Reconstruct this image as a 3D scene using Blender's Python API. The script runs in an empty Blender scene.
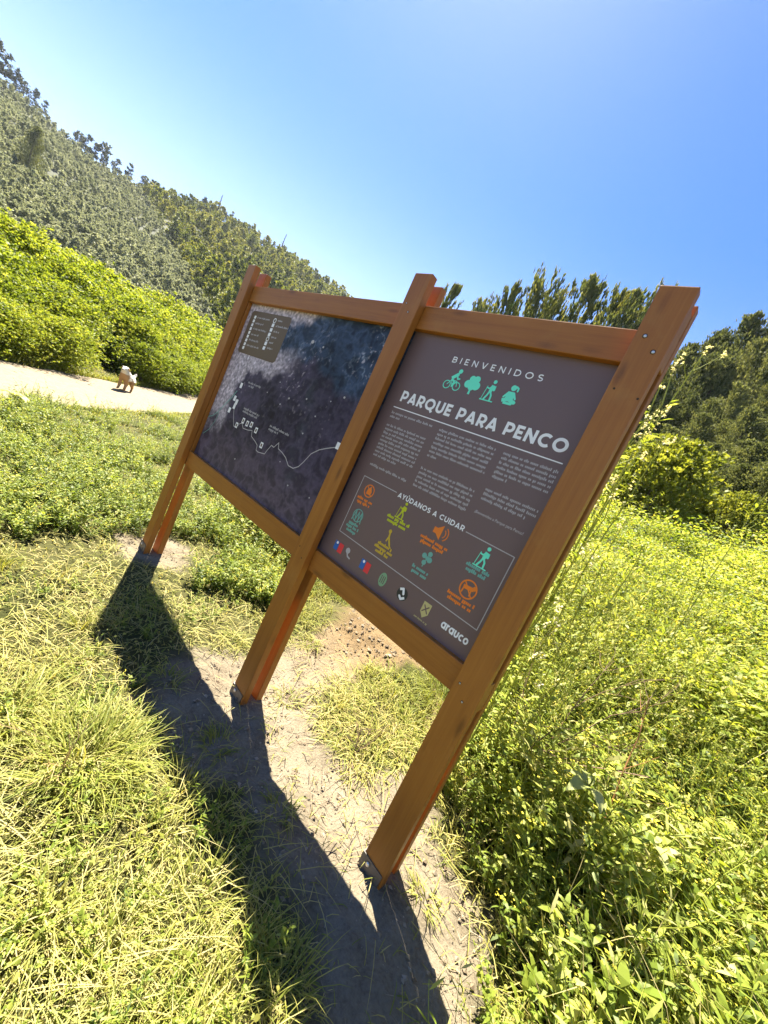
import bpy, bmesh, math, random
import numpy as np
from mathutils import Vector, Matrix, noise

rng = np.random.default_rng(7)
random.seed(7)
scene = bpy.context.scene
COL = scene.collection
RAD = math.radians

# ------------------------------------------------------------------ helpers
def link(o, parent=None):
    COL.objects.link(o)
    if parent is not None:
        o.parent = parent
    return o

def tag(o, label=None, cat=None, group=None, kind=None):
    if label: o['label'] = label
    if cat: o['category'] = cat
    if group: o['group'] = group
    if kind: o['kind'] = kind
    return o

def empty(name, loc=(0, 0, 0), rz=0.0):
    o = bpy.data.objects.new(name, None)
    o.empty_display_size = 0.1
    o.location = loc
    o.rotation_euler = (0, 0, rz)
    return link(o)

class Acc:
    """collects polygons as numpy blocks and builds ONE mesh"""
    def __init__(s):
        s.v = []; s.loops = []; s.sizes = []; s.mat = []; s.t = []; s.n = 0
    def add(s, V, F, tint=0.5, mat=0):
        """V (n,3), F list/array of equal-length faces"""
        V = np.asarray(V, float).reshape(-1, 3)
        F = np.asarray(F, int)
        s.v.append(V); s.loops.append((F + s.n).ravel())
        s.sizes.append(np.full(len(F), F.shape[1]))
        s.mat.append(np.full(len(F), mat) if np.isscalar(mat) else np.asarray(mat))
        s.t.append(np.full(len(V), tint) if np.isscalar(tint) else np.asarray(tint, float))
        s.n += len(V)
    def mesh(s, name, mats, smooth=False):
        V = np.concatenate(s.v).astype(np.float32)
        L = np.concatenate(s.loops).astype(np.int32)
        S = np.concatenate(s.sizes).astype(np.int32)
        me = bpy.data.meshes.new(name)
        me.vertices.add(len(V)); me.vertices.foreach_set('co', V.ravel())
        me.loops.add(len(L)); me.loops.foreach_set('vertex_index', L)
        me.polygons.add(len(S))
        st = np.concatenate([[0], np.cumsum(S)[:-1]]).astype(np.int32)
        me.polygons.foreach_set('loop_start', st)
        me.polygons.foreach_set('material_index', np.concatenate(s.mat).astype(np.int32))
        me.polygons.foreach_set('use_smooth', np.full(len(S), smooth))
        a = me.attributes.new('tint', 'FLOAT', 'POINT')
        a.data.foreach_set('value', np.concatenate(s.t).astype(np.float32))
        for m in (mats if isinstance(mats, (list, tuple)) else [mats]):
            me.materials.append(m)
        me.update(calc_edges=True); me.validate()
        return me
    def build(s, name, mats, parent=None, loc=None, smooth=False):
        o = bpy.data.objects.new(name, s.mesh(name, mats, smooth))
        if loc is not None: o.location = loc
        return link(o, parent)

def bm_obj(name, bm, mat, parent=None, loc=None, smooth=False):
    me = bpy.data.meshes.new(name)
    bm.normal_update(); bm.to_mesh(me); bm.free()
    for m in (mat if isinstance(mat, (list, tuple)) else [mat]):
        me.materials.append(m)
    if smooth:
        for p in me.polygons: p.use_smooth = True
    o = bpy.data.objects.new(name, me)
    if loc is not None: o.location = loc
    return link(o, parent)

# ------------------------------------------------------------------ materials
def newmat(name):
    m = bpy.data.materials.new(name); m.use_nodes = True
    nt = m.node_tree
    return m, nt, nt.nodes, nt.links, nt.nodes['Principled BSDF']

def ramp(nd, cols):
    r = nd.new('ShaderNodeValToRGB'); e = r.color_ramp.elements
    while len(e) < len(cols): e.new(0.5)
    for k, (p, c) in enumerate(cols):
        e[k].position = p; e[k].color = (*c, 1)
    return r

def flat(name, col, rough=0.5, metal=0.0, spec=0.5):
    m, nt, nd, lk, b = newmat(name)
    b.inputs['Base Color'].default_value = (*col, 1)
    b.inputs['Roughness'].default_value = rough
    b.inputs['Metallic'].default_value = metal
    b.inputs['Specular IOR Level'].default_value = spec
    return m

def srgb(r, g, b):
    f = lambda c: (c / 255 / 12.92) if c / 255 <= .04045 else ((c / 255 + .055) / 1.055) ** 2.4
    return (f(r), f(g), f(b))

def leafmat(name, cols, trans=0.4, tcol=(1.25, 1.15, .6), rough=0.55, objvar=0.0, spec=.25):
    m, nt, nd, lk, b = newmat(name)
    at = nd.new('ShaderNodeAttribute'); at.attribute_name = 'tint'
    r = ramp(nd, cols)
    if objvar > 0:
        oi = nd.new('ShaderNodeObjectInfo')
        ma = nd.new('ShaderNodeMath'); ma.operation = 'MULTIPLY_ADD'
        lk.new(oi.outputs['Random'], ma.inputs[0]); ma.inputs[1].default_value = objvar
        lk.new(at.outputs['Fac'], ma.inputs[2])
        sb = nd.new('ShaderNodeMath'); sb.operation = 'SUBTRACT'; sb.inputs[1].default_value = objvar / 2
        lk.new(ma.outputs[0], sb.inputs[0]); lk.new(sb.outputs[0], r.inputs['Fac'])
    else:
        lk.new(at.outputs['Fac'], r.inputs['Fac'])
    lk.new(r.outputs['Color'], b.inputs['Base Color'])
    b.inputs['Roughness'].default_value = rough
    b.inputs['Specular IOR Level'].default_value = spec
    mul = nd.new('ShaderNodeMix'); mul.data_type = 'RGBA'; mul.blend_type = 'MULTIPLY'; mul.inputs[0].default_value = 1
    lk.new(r.outputs['Color'], mul.inputs[6]); mul.inputs[7].default_value = (*tcol, 1)
    tr = nd.new('ShaderNodeBsdfTranslucent'); lk.new(mul.outputs[2], tr.inputs['Color'])
    mx = nd.new('ShaderNodeMixShader'); mx.inputs[0].default_value = trans
    lk.new(b.outputs[0], mx.inputs[1]); lk.new(tr.outputs[0], mx.inputs[2])
    lk.new(mx.outputs[0], nd['Material Output'].inputs['Surface'])
    return m

def woodmat(name, axis):
    m, nt, nd, lk, b = newmat(name)
    tc = nd.new('ShaderNodeTexCoord'); oi = nd.new('ShaderNodeObjectInfo')
    ad = nd.new('ShaderNodeVectorMath'); ad.operation = 'ADD'
    sc = nd.new('ShaderNodeVectorMath'); sc.operation = 'SCALE'; sc.inputs[0].default_value = (7, 3, 5)
    lk.new(oi.outputs['Random'], sc.inputs['Scale'])
    lk.new(tc.outputs['Object'], ad.inputs[0]); lk.new(sc.outputs[0], ad.inputs[1])
    mp = nd.new('ShaderNodeMapping')
    mp.inputs['Scale'].default_value = (22, 22, 1.1) if axis == 'Z' else (1.1, 22, 22)
    lk.new(ad.outputs[0], mp.inputs['Vector'])
    n1 = nd.new('ShaderNodeTexNoise'); n1.inputs['Scale'].default_value = 1.3; n1.inputs['Detail'].default_value = 6
    n1.inputs['Distortion'].default_value = 0.6
    lk.new(mp.outputs[0], n1.inputs['Vector'])
    mp2 = nd.new('ShaderNodeMapping')
    mp2.inputs['Scale'].default_value = (160, 160, 4) if axis == 'Z' else (4, 160, 160)
    lk.new(ad.outputs[0], mp2.inputs['Vector'])
    n2 = nd.new('ShaderNodeTexNoise'); n2.inputs['Scale'].default_value = 1; n2.inputs['Detail'].default_value = 3
    lk.new(mp2.outputs[0], n2.inputs['Vector'])
    n3 = nd.new('ShaderNodeTexNoise'); n3.inputs['Scale'].default_value = 2.3; n3.inputs['Detail'].default_value = 4
    lk.new(ad.outputs[0], n3.inputs['Vector'])
    r = ramp(nd, WOODC)
    mm = nd.new('ShaderNodeMath'); mm.operation = 'MULTIPLY_ADD'; mm.inputs[1].default_value = .35
    lk.new(n2.outputs['Fac'], mm.inputs[0])
    m2 = nd.new('ShaderNodeMath'); m2.operation = 'MULTIPLY_ADD'; m2.inputs[1].default_value = .45; m2.inputs[2].default_value = -.05
    lk.new(n1.outputs['Fac'], m2.inputs[0]); lk.new(m2.outputs[0], mm.inputs[2])
    m3 = nd.new('ShaderNodeMath'); m3.operation = 'MULTIPLY_ADD'; m3.inputs[1].default_value = .3
    lk.new(n3.outputs['Fac'], m3.inputs[0]); lk.new(mm.outputs[0], m3.inputs[2])
    lk.new(m3.outputs[0], r.inputs['Fac'])
    mk = nd.new('ShaderNodeMapping'); mk.inputs['Scale'].default_value = (9, 9, 2.6) if axis == 'Z' else (2.6, 9, 9); lk.new(ad.outputs[0], mk.inputs['Vector'])
    vo = nd.new('ShaderNodeTexVoronoi'); vo.inputs['Scale'].default_value = 1.0; lk.new(mk.outputs[0], vo.inputs['Vector'])
    kr = nd.new('ShaderNodeMapRange'); kr.inputs[1].default_value = .05; kr.inputs[2].default_value = .16; kr.inputs[3].default_value = .55; kr.inputs[4].default_value = 0
    lk.new(vo.outputs['Distance'], kr.inputs[0])
    km = nd.new('ShaderNodeMix'); km.data_type = 'RGBA'; lk.new(kr.outputs[0], km.inputs[0]); lk.new(r.outputs['Color'], km.inputs[6]); km.inputs[7].default_value = (.08, .022, .004, 1)
    ws = nd.new('ShaderNodeTexNoise'); ws.inputs['Scale'].default_value = 5; ws.inputs['Detail'].default_value = 7; ws.inputs['Roughness'].default_value = .7
    lk.new(ad.outputs[0], ws.inputs['Vector'])
    wr = nd.new('ShaderNodeMapRange'); wr.inputs[1].default_value = .56; wr.inputs[2].default_value = .72; wr.inputs[3].default_value = 0; wr.inputs[4].default_value = .35
    lk.new(ws.outputs['Fac'], wr.inputs[0])
    wm = nd.new('ShaderNodeMix'); wm.data_type = 'RGBA'; lk.new(wr.outputs[0], wm.inputs[0]); lk.new(km.outputs[2], wm.inputs[6]); wm.inputs[7].default_value = (.40, .19, .045, 1)
    lk.new(wm.outputs[2], b.inputs['Base Color'])
    b.inputs['Roughness'].default_value = .5
    b.inputs['Specular IOR Level'].default_value = .4
    bp = nd.new('ShaderNodeBump'); bp.inputs['Strength'].default_value = .25; bp.inputs['Distance'].default_value = .002
    lk.new(n2.outputs['Fac'], bp.inputs['Height']); lk.new(bp.outputs[0], b.inputs['Normal'])
    return m

WOODC = [(.2, (.19, .060, .009)), (.48, (.32, .112, .015)), (.8, (.41, .158, .024))]
M_WOODZ = woodmat('stained_wood_upright', 'Z')
M_WOODX = woodmat('stained_wood_rail', 'X')
M_STEEL = flat('galvanised_steel', (.13, .12, .11), .5, .5)
M_SCREW = flat('screw_steel', (.62, .6, .56), .35, .8)
M_HOLE = flat('screw_recess', (.05, .025, .012), .8)
M_PANEL = flat('panel_print', srgb(111, 89, 88), .40, 0, .35)
M_PEDGE = flat('panel_edge', (.05, .04, .05), .6)
M_WHITE = flat('print_white', (.88, .85, .84), .5)
M_TEXT = flat('print_offwhite', (.47, .43, .43), .5)
M_TEAL = flat('print_teal', srgb(110, 235, 200), .5)
M_TEALD = flat('print_pale_teal', srgb(108, 168, 155), .5)
M_ORANGE = flat('print_orange', srgb(236, 124, 30), .5)
M_LIME = flat('print_lime', srgb(196, 198, 25), .5)
M_GOLD = flat('print_gold', srgb(205, 168, 45), .5)
M_BLUE = flat('print_blue', srgb(35, 95, 175), .5)
M_RED = flat('print_red', srgb(225, 50, 60), .5)
M_SAGE = flat('print_sage', srgb(125, 165, 125), .5)
M_SAND = flat('print_sand', srgb(195, 180, 120), .5)
M_BLACK = flat('print_black', (.02, .02, .022), .5)
M_LEGEND = flat('print_taupe', srgb(106, 88, 72), .45, 0, .2)
M_BARK = flat('bark', (.10, .075, .05), .9)
M_TWIG = flat('dry_twig', (.16, .10, .06), .85)

# ------------------------------------------------------------------ terrain
def sp(x, k=1.0):
    x = np.asarray(x, float) / k
    return k * (np.log1p(np.exp(-np.abs(x))) + np.maximum(x, 0))
def sstep(a, b, x):
    t = np.clip((np.asarray(x, float) - a) / (b - a), 0, 1)
    return t * t * (3 - 2 * t)
def vnoise(x, y, f, seed=0.0):
    """cheap smooth pseudo noise from rotated sines, -1..1"""
    x = np.asarray(x, float); y = np.asarray(y, float)
    r = 0
    for k, (a, w) in enumerate([(0.3, 1.0), (1.7, 1.31), (2.9, .83), (4.1, 1.67), (5.2, 2.13)]):
        r = r + np.sin(f * w * (x * math.cos(a + seed) + y * math.sin(a + seed)) + 1.7 * k + seed * 5
                       + 1.3 * np.sin(f * .57 * w * (y * math.cos(a) - x * math.sin(a)) + k))
    return r / 5
def terrain(x, y):
    x = np.asarray(x, float); y = np.asarray(y, float)
    s = .035 + .235 * sstep(-11, 0, x)
    yy = sp(y - 2.2, .7); yy = np.where(yy > 45, 45 + 18 * (1 - np.exp(-(yy - 45) / 18)), yy)
    h = s * yy
    xl = sp(-x - 12.5, 1.5); h = h + .03 * np.minimum(xl, 60)
    near = np.exp(-((x + .9) ** 2 + y ** 2) / 30)
    h = h - .058 * np.exp(-((x + 1.15) ** 2 + (y - .05) ** 2) / .5)
    h = h + .035 * vnoise(x, y, 1.1, 2) * (1 - np.exp(-((x + 1.2) ** 2 / 6 + y ** 2) / 1.2)) * sstep(0, 4, np.hypot(x + 1, y))
    h = h + .22 * np.exp(-((x + .1) ** 2 + (y - .75) ** 2) / .05) * 0
    return h

def inpoly(x, y, P):
    x = np.asarray(x, float); y = np.asarray(y, float)
    c = np.zeros(x.shape, bool); n = len(P); j = n - 1
    for i in range(n):
        xi, yi = P[i]; xj, yj = P[j]
        if yi != yj:
            c ^= ((yi > y) != (yj > y)) & (x < (xj - xi) * (y - yi) / (yj - yi) + xi)
        j = i
    return c
def polydist(x, y, P):
    x = np.asarray(x, float); y = np.asarray(y, float)
    d = np.full(x.shape, 1e9); n = len(P)
    for i in range(n):
        a = np.array(P[i]); b = np.array(P[(i + 1) % n]); e = b - a
        t = np.clip(((x - a[0]) * e[0] + (y - a[1]) * e[1]) / (e @ e), 0, 1)
        d = np.minimum(d, np.hypot(x - a[0] - t * e[0], y - a[1] - t * e[1]))
    return np.where(inpoly(x, y, P), -d, d)

SAND = [(-1.62, -.10), (-1.3, -.42), (-.79, -.40), (-.52, -.33), (-.23, -.30), (.02, -.34), (.25, -.62), (.60, -.55),
        (.50, .06), (.42, .42), (.17, .36), (-.07, .62), (-.30, 1.3), (-.70, 1.75), (-1.2, 1.95), (-1.9, 1.75), (-1.55, 1.05), (-1.45, .35), (-1.56, .05)]
TUFT = [(-1.02, .56), (-.75, .34), (-.51, .30), (-.32, .36), (-.28, .75), (-.40, 1.1), (-.62, 1.55), (-.95, 1.5), (-1.0, 1.0)]
SANDL = [(-3.15, -.12), (-2.85, -.16), (-2.68, .02), (-2.66, .28), (-3.0, .46), (-3.3, .22)]
WEED = [(.75, -3.0), (.56, -.9), (.50, .02), (.42, .34), (.16, .38), (-.06, .66), (-.3, 1.25), (-.62, 1.85), (-1.25, 2.1), (-1.95, 1.9), (-2.2, 1.35),
        (-3.2, .95), (-4.6, 1.5), (-7.0, 3.2), (-12, 8.6), (-30, 24), (-60, 80), (60, 90), (60, -3)]
PD = np.array([-.76, .65]); PN = np.array([-.65, -.76]); P0 = np.array([-8.0, -.5])
def path_uv(x, y):
    dx, dy = np.asarray(x) - P0[0], np.asarray(y) - P0[1]
    return dx * PD[0] + dy * PD[1], dx * PN[0] + dy * PN[1]
def pathmask(x, y, m=0.0):
    s, v = path_uv(x, y)
    e = .12 * vnoise(s, v * 0, 1.9, 1) + .06 * vnoise(s, v * 0, 6, 3)
    return (v > -.05 + e - m) & (v < 2.35 + e + m)
def soil(x, y):
    e = .085 * vnoise(x, y, 5, 4) + .075 * vnoise(x, y, 13, 1) + .05 * vnoise(x, y, 31, 2)
    d = np.minimum(polydist(x, y, SAND), polydist(x, y, SANDL)) + e
    s = sstep(.09, -.09, d)
    dt = polydist(x, y, TUFT) + e
    return s * sstep(-.08, .06, dt), d, dt

# graded ground sheet
def graded(lo, hi, c0, c1, step, grow=1.16):
    a = list(np.arange(c0, c1 + 1e-6, step)); s = step
    while a[-1] < hi: s *= grow; a.append(a[-1] + s)
    s = step; b = []
    x = c0
    while x > lo: s *= grow; x -= s; b.append(x)
    return np.array(b[::-1] + a)
gx = graded(-380, 380, -4.4, 1.8, .035); gy = graded(-380, 380, -1.3, 2.6, .035)
GX, GY = np.meshgrid(gx, gy)
GZ = terrain(GX, GY)
so, dS, dT = soil(GX, GY)
GZ = GZ + so * (.010 * vnoise(GX, GY, 47, 6) + .009 * vnoise(GX + .1 * vnoise(GX, GY, 11, 2), GY, 85, 8) + .008 * vnoise(GX, GY, 31, 3) + .006 * vnoise(GX, GY, 60, 4) + .026 * vnoise(GX, GY, 9, 5) * sstep(.15, .5, np.hypot(GX + .05, GY - .05)) * sstep(.15, .5, np.hypot(GX + 1.2, GY - .05)))
mound = .10 * np.exp(-((GX + 1.2) ** 2 / .35 + (GY - 1.55) ** 2 / .12)) + .06 * np.exp(-((GX + 1.6) ** 2 / .1 + (GY - 1.35) ** 2 / .1))
GZ = GZ + mound
ny, nx = GX.shape
idx = np.arange(nx * ny).reshape(ny, nx)
F = np.stack([idx[:-1, :-1], idx[:-1, 1:], idx[1:, 1:], idx[1:, :-1]], -1).reshape(-1, 4)
g = Acc(); g.add(np.stack([GX, GY, GZ], -1), F, so.ravel())

m, nt, nd, lk, b = newmat('ground_earth'); M_GROUND = m
at = nd.new('ShaderNodeAttribute'); at.attribute_name = 'tint'
tc = nd.new('ShaderNodeTexCoord')
n1 = nd.new('ShaderNodeTexNoise'); n1.inputs['Scale'].default_value = 4; n1.inputs['Detail'].default_value = 8; n1.inputs['Roughness'].default_value = .65
n2 = nd.new('ShaderNodeTexNoise'); n2.inputs['Scale'].default_value = 70; n2.inputs['Detail'].default_value = 5; n2.inputs['Roughness'].default_value = .7
n3 = nd.new('ShaderNodeTexNoise'); n3.inputs['Scale'].default_value = 1.2; n3.inputs['Detail'].default_value = 5
for n in (n1, n2, n3): lk.new(tc.outputs['Object'], n.inputs['Vector'])
rs = ramp(nd, [(.34, (.085, .068, .047)), (.5, (.180, .149, .103)), (.68, (.245, .208, .148))])
mm = nd.new('ShaderNodeMath'); mm.operation = 'MULTIPLY_ADD'; mm.inputs[1].default_value = .45
ms = nd.new('ShaderNodeMath'); ms.operation = 'MULTIPLY'; ms.inputs[1].default_value = .55
lk.new(n1.outputs['Fac'], ms.inputs[0]); lk.new(n2.outputs['Fac'], mm.inputs[0]); lk.new(ms.outputs[0], mm.inputs[2])
lk.new(mm.outputs[0], rs.inputs['Fac'])
# browner, cloddier earth behind the panels
sx = nd.new('ShaderNodeSeparateXYZ'); lk.new(tc.outputs['Object'], sx.inputs[0])
mr = nd.new('ShaderNodeMapRange'); mr.inputs[1].default_value = .5; mr.inputs[2].default_value = 1.2
lk.new(sx.outputs['Y'], mr.inputs[0])
mb = nd.new('ShaderNodeMix'); mb.data_type = 'RGBA'; mb.blend_type = 'MULTIPLY'
lk.new(mr.outputs[0], mb.inputs[0]); lk.new(rs.outputs['Color'], mb.inputs[6]); mb.inputs[7].default_value = (.98, .82, .62, 1)
rg = ramp(nd, [(.3, (.030, .036, .010)), (.6, (.065, .062, .022)), (.8, (.10, .088, .038))])
lk.new(n3.outputs['Fac'], rg.inputs['Fac'])
mx = nd.new('ShaderNodeMix'); mx.data_type = 'RGBA'
lk.new(at.outputs['Fac'], mx.inputs[0]); lk.new(rg.outputs['Color'], mx.inputs[6]); lk.new(mb.outputs[2], mx.inputs[7])
lk.new(mx.outputs[2], b.inputs['Base Color']); b.inputs['Roughness'].default_value = .95; b.inputs['Specular IOR Level'].default_value = .1
bp = nd.new('ShaderNodeBump'); bp.inputs['Strength'].default_value = 1.0; bp.inputs['Distance'].default_value = .03
lk.new(mm.outputs[0], bp.inputs['Height']); lk.new(bp.outputs[0], b.inputs['Normal'])
tag(g.build('ground', M_GROUND, smooth=True), kind='structure')

# gravel path
a = Acc()
S = np.concatenate([np.arange(-9, 40, .22), np.arange(40, 120, 1.5)]); Vv = np.linspace(0, 1, 14)
SS, VV = np.meshgrid(S, Vv)
e = .12 * vnoise(SS, SS * 0, 1.9, 1) + .06 * vnoise(SS, SS * 0, 6, 3)
W = -.05 + e + VV * 2.4
X = P0[0] + SS * PD[0] + W * PN[0]; Y = P0[1] + SS * PD[1] + W * PN[1]
Z = terrain(X, Y) + .03 - .026 * (np.abs(VV - .5) * 2) ** 6 + .01 * vnoise(X, Y, 4, 2)
ny, nx = X.shape; idx = np.arange(nx * ny).reshape(ny, nx)
F = np.stack([idx[:-1, :-1], idx[1:, :-1], idx[1:, 1:], idx[:-1, 1:]], -1).reshape(-1, 4)
a.add(np.stack([X, Y, Z], -1), F)
m, nt, nd, lk, b = newmat('path_gravel')
tc = nd.new('ShaderNodeTexCoord'); n1 = nd.new('ShaderNodeTexNoise'); n1.inputs['Scale'].default_value = 9; n1.inputs['Detail'].default_value = 8
n1.inputs['Roughness'].default_value = .75
lk.new(tc.outputs['Object'], n1.inputs['Vector'])
r = ramp(nd, [(.3, (.125, .095, .058)), (.52, (.19, .148, .094)), (.75, (.23, .183, .122))])
lk.new(n1.outputs['Fac'], r.inputs['Fac']); lk.new(r.outputs['Color'], b.inputs['Base Color']); b.inputs['Roughness'].default_value = .95
bp = nd.new('ShaderNodeBump'); bp.inputs['Strength'].default_value = .5; bp.inputs['Distance'].default_value = .03
lk.new(n1.outputs['Fac'], bp.inputs['Height']); lk.new(bp.outputs[0], b.inputs['Normal'])
tag(a.build('path', m, smooth=True), kind='structure')

# ------------------------------------------------------------------ camera
CAM = Vector((0.40199908, -1.50362323, 1.59445709))
MR = Matrix(((0.6928378341267404, -0.4031652186179528, 0.5978574596835818),
             (0.586226428803404, -0.16787247275377848, -0.7925638189218199),
             (0.41989797543567037, 0.8995980432327931, 0.12003770589591799)))
cd = bpy.data.cameras.new('camera'); cam = bpy.data.objects.new('camera', cd); link(cam)
cam.matrix_world = Matrix.Translation(CAM) @ MR.to_4x4()
cd.sensor_fit = 'VERTICAL'; cd.sensor_height = 24.0; cd.lens = 389.4308 / 1024 * 24.0
cd.clip_start = .02; cd.clip_end = 5000
scene.camera = cam
CX, CY = CAM.x, CAM.y
def polar(az, d):
    return CX + d * math.sin(RAD(az)), CY + d * math.cos(RAD(az))

# ------------------------------------------------------------------ the sign
T, G = .0468, .0578            # board thickness, gap between the two boards of a post
BW = .12                       # board width
XR, XM, XL = 0.0, -1.148, -2.948
ZF = {XR: 0.0, XM: -.058, XL: .012}
TOP = 2.547; TT, TB, BT, BB = 2.4088, 2.284, .9795, .8557
BASE = Vector((-1.148, .075, 0))
sign = empty('park_notice_board', BASE)
tag(sign, 'orange-brown timber notice board on three double posts with dark map and welcome panels',
    'notice board')

def boxbm(x0, x1, y0, y1, z0, z1, bev=.004, origin=BASE):
    bm = bmesh.new()
    bmesh.ops.create_cube(bm, size=1)
    for v in bm.verts:
        v.co = Vector((x0 + (v.co.x + .5) * (x1 - x0), y0 + (v.co.y + .5) * (y1 - y0), z0 + (v.co.z + .5) * (z1 - z0))) - origin
    if bev > 0:
        bmesh.ops.bevel(bm, geom=bm.edges[:], offset=bev, segments=2, affect='EDGES', profile=.6)
    return bm

boards = {}
for xc in (XL, XM, XR):
    for back in (0, 1):
        y0 = (T + G) * back
        boards[(xc, back)] = bm_obj('post_board', boxbm(xc - BW / 2, xc + BW / 2, y0, y0 + T, ZF[xc] - .02, TOP - .002 * back, .005), M_WOODZ, sign)
for x0, x1 in ((XL - BW / 2 + .002, XM - .003), (XM + .003, XR + BW / 2 - .002)):
    tr = bm_obj('top_rail', boxbm(x0, x1, T + .0015, T + G - .0015, TB, TT, .004), M_WOODX, sign)
    br = bm_obj('bottom_rail', boxbm(x0, x1, T + .0015, T + G - .0015, BB, BT, .004), M_WOODX, sign)
bm_obj('spacer_block', boxbm(XR - BW / 2 + .004, XR + BW / 2 - .004, T + .0015, T + G - .0015, TT + .002, TOP - .045, .003), M_WOODZ, sign)
bm_obj('side_batten', boxbm(XL - .02, XL + BW / 2 + .006, T + .0025, T + G * .6 - .002, BT + .002, TB - .002, .003), M_WOODZ, sign)

# steel feet: U stirrups at the base of each front board
def foot_bracket(xc):
    z0 = ZF[xc] - .015; h = .085; th = .005; w = BW / 2 + .0015
    bm = bmesh.new()
    pts = [(-w - th, T * .8), (-w - th, -th), (w - .012, -th), (w - .012, -.0008), (-w, -.0008), (-w, T * .8)]
    lo = [bm.verts.new(Vector((xc + x, y, z0)) - BASE) for x, y in pts]
    hi = [bm.verts.new(Vector((xc + x, y, z0 + h * (1 if k not in (2, 3) else .92))) - BASE) for k, (x, y) in enumerate(pts)]
    n = len(pts)
    for i in range(n):
        bm.faces.new((lo[i], lo[(i + 1) % n], hi[(i + 1) % n], hi[i]))
    bm.faces.new(hi); bm.faces.new(lo[::-1])
    bmesh.ops.recalc_face_normals(bm, faces=bm.faces[:])
    return bm
def disc(x, y, z, r, depth, parent, name, mat, seg=12, dome=True):
    bm = bmesh.new()
    rings = [(r, 0), (r, -depth * .5), (r * .6, -depth)] if dome else [(r, 0), (r, -depth)]
    vs = []
    for rr, yy in rings:
        vs.append([bm.verts.new(Vector((x + rr * math.cos(2 * PI * k / seg), y + yy, z + rr * math.sin(2 * PI * k / seg))) - BASE) for k in range(seg)])
    for a_, b_ in zip(vs[:-1], vs[1:]):
        for k in range(seg):
            bm.faces.new((a_[k], a_[(k + 1) % seg], b_[(k + 1) % seg], b_[k]))
    bm.faces.new(vs[-1][::-1])
    bmesh.ops.recalc_face_normals(bm, faces=bm.faces[:])
    return bm_obj(name, bm, mat, parent)
PI = math.pi
for xc in (XL, XM, XR):
    fb = boards[(xc, 0)]
    bm_obj('steel_bracket', foot_bracket(xc), M_STEEL, fb)
    disc(xc - .025, -.006, ZF[xc] + .045, .010, .006, fb, 'bolt', M_SCREW)
    disc(xc + .015, -.006, ZF[xc] + .02, .008, .005, fb, 'bolt', M_STEEL)
for xc, x, z, r in ((XR, -.026, 2.364, .0085), (XR, .022, 2.313, .0085), (XR, -.036, .93, .0055), (XR, .004, .875, .0055),
                    (XM, -1.142, 2.339, .006), (XM, -1.178, 2.384, .005)):
    disc(x, -.0004, z, r, .001, boards[(xc, 0)], 'screw_recess', M_HOLE, dome=False)
    disc(x + r * .15, -.0016, z - r * .12, r * .62, .002, boards[(xc, 0)], 'screw', M_SCREW)
for xc, x, z in ((XR, -.036, 2.167), (XR, .05, 2.148), (XM, -1.171, .956), (XM, -1.121, .906), (XL, XL - .02, 2.34), (XL, XL - .02, .93)):
    disc(x, -.0004, z, .0042, .001, boards[(xc, 0)], 'screw_recess', M_HOLE, dome=False)

YP = T + G * .6                # printed face of the panels
# ---- map panel: printed aerial photograph
MX0, MX1, PZ0, PZ1 = XL - .03, XM + .04, BT - .012, TB + .012
NX, NZ = 480, 370
mxs = np.linspace(MX0, MX1, NX); mzs = np.linspace(PZ0, PZ1, NZ)
U, Vz = np.meshgrid(mxs, mzs)
def fbm(x, z, f, oct=5, seed=0):
    out = np.zeros(x.size)
    xs, zs = x.ravel(), z.ravel()
    for i in range(x.size):
        out[i] = noise.fractal(Vector((xs[i] * f, zs[i] * f, seed)), 1.0, 2.0, oct)
    return out.reshape(x.shape)
na = fbm(U, Vz, 2.6, 6, 1.3); nb = fbm(U, Vz, 7, 5, 4.1); nc = fbm(U, Vz, 42, 3, 9.2); nr = 1 - 2 * np.abs(fbm(U + .05 * nb, Vz + .05 * na, 9, 6, 2.2)); ne = fbm(U, Vz, 3.5, 5, 6.6)
ridge = 1 - np.abs(nb) * 2.2
# coast line running from the upper left town to the lower right edge
cxs = [-3.1, -2.9, -2.697, -2.45, -2.189, -1.835, -1.628, -1.5, -1.30, -1.0]; czs = [1.55, 1.62, 1.76, 1.84, 1.90, 1.966, 1.878, 1.80, 1.80, 1.78]
coast = np.interp(U, cxs, czs) + .05 * nb
sea = sstep(0, .08, Vz - coast)
blue = np.array([.024, .036, .064]); navy = np.array([.040, .031, .052]); plum = np.array([.085, .062, .082])
base = navy[None, None] * (1 + .45 * na[..., None]) * (1 - sea[..., None]) + blue[None, None] * (1 + .7 * na[..., None]) * sea[..., None]
low = sstep(1.45, 1.0, Vz + .1 * na)
base = base * (1 - .75 * low[..., None]) + plum[None, None] * (1 + .25 * nb[..., None]) * .75 * low[..., None]
lft = sstep(-2.35, -2.75, U + .15 * na + (Vz - 1.6) * .22)
town = sstep(.06, -.06, (U + 2.60) + .16 * na - .30 * np.clip(Vz - 1.55, -.3, .4)) * sstep(1.20, 1.42, Vz + .12 * nb)
town = np.maximum(town, sstep(.13, .03, np.abs(Vz - coast - .01) + .05 * nb) * sstep(-1.85, -2.25, U + .1 * na))
town = np.maximum(town, sstep(.0, .07, (Vz - 2.19) - .25 * (U + 2.1) + .05 * nb) * sstep(-1.8, -2.1, U))
town = np.clip(town, 0, 1)
tc_ = np.array([.36, .30, .33])[None, None] * (.62 + .75 * np.clip(.5 + nc[..., None] * 1.1, 0, 1.3))
base = base * (1 - town[..., None]) + tc_ * town[..., None]
wisp = np.clip((ridge - .80) * 5, 0, 1) * sea * (1 - town) * np.clip(.3 + ne * 1.3, 0, 1)
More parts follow.
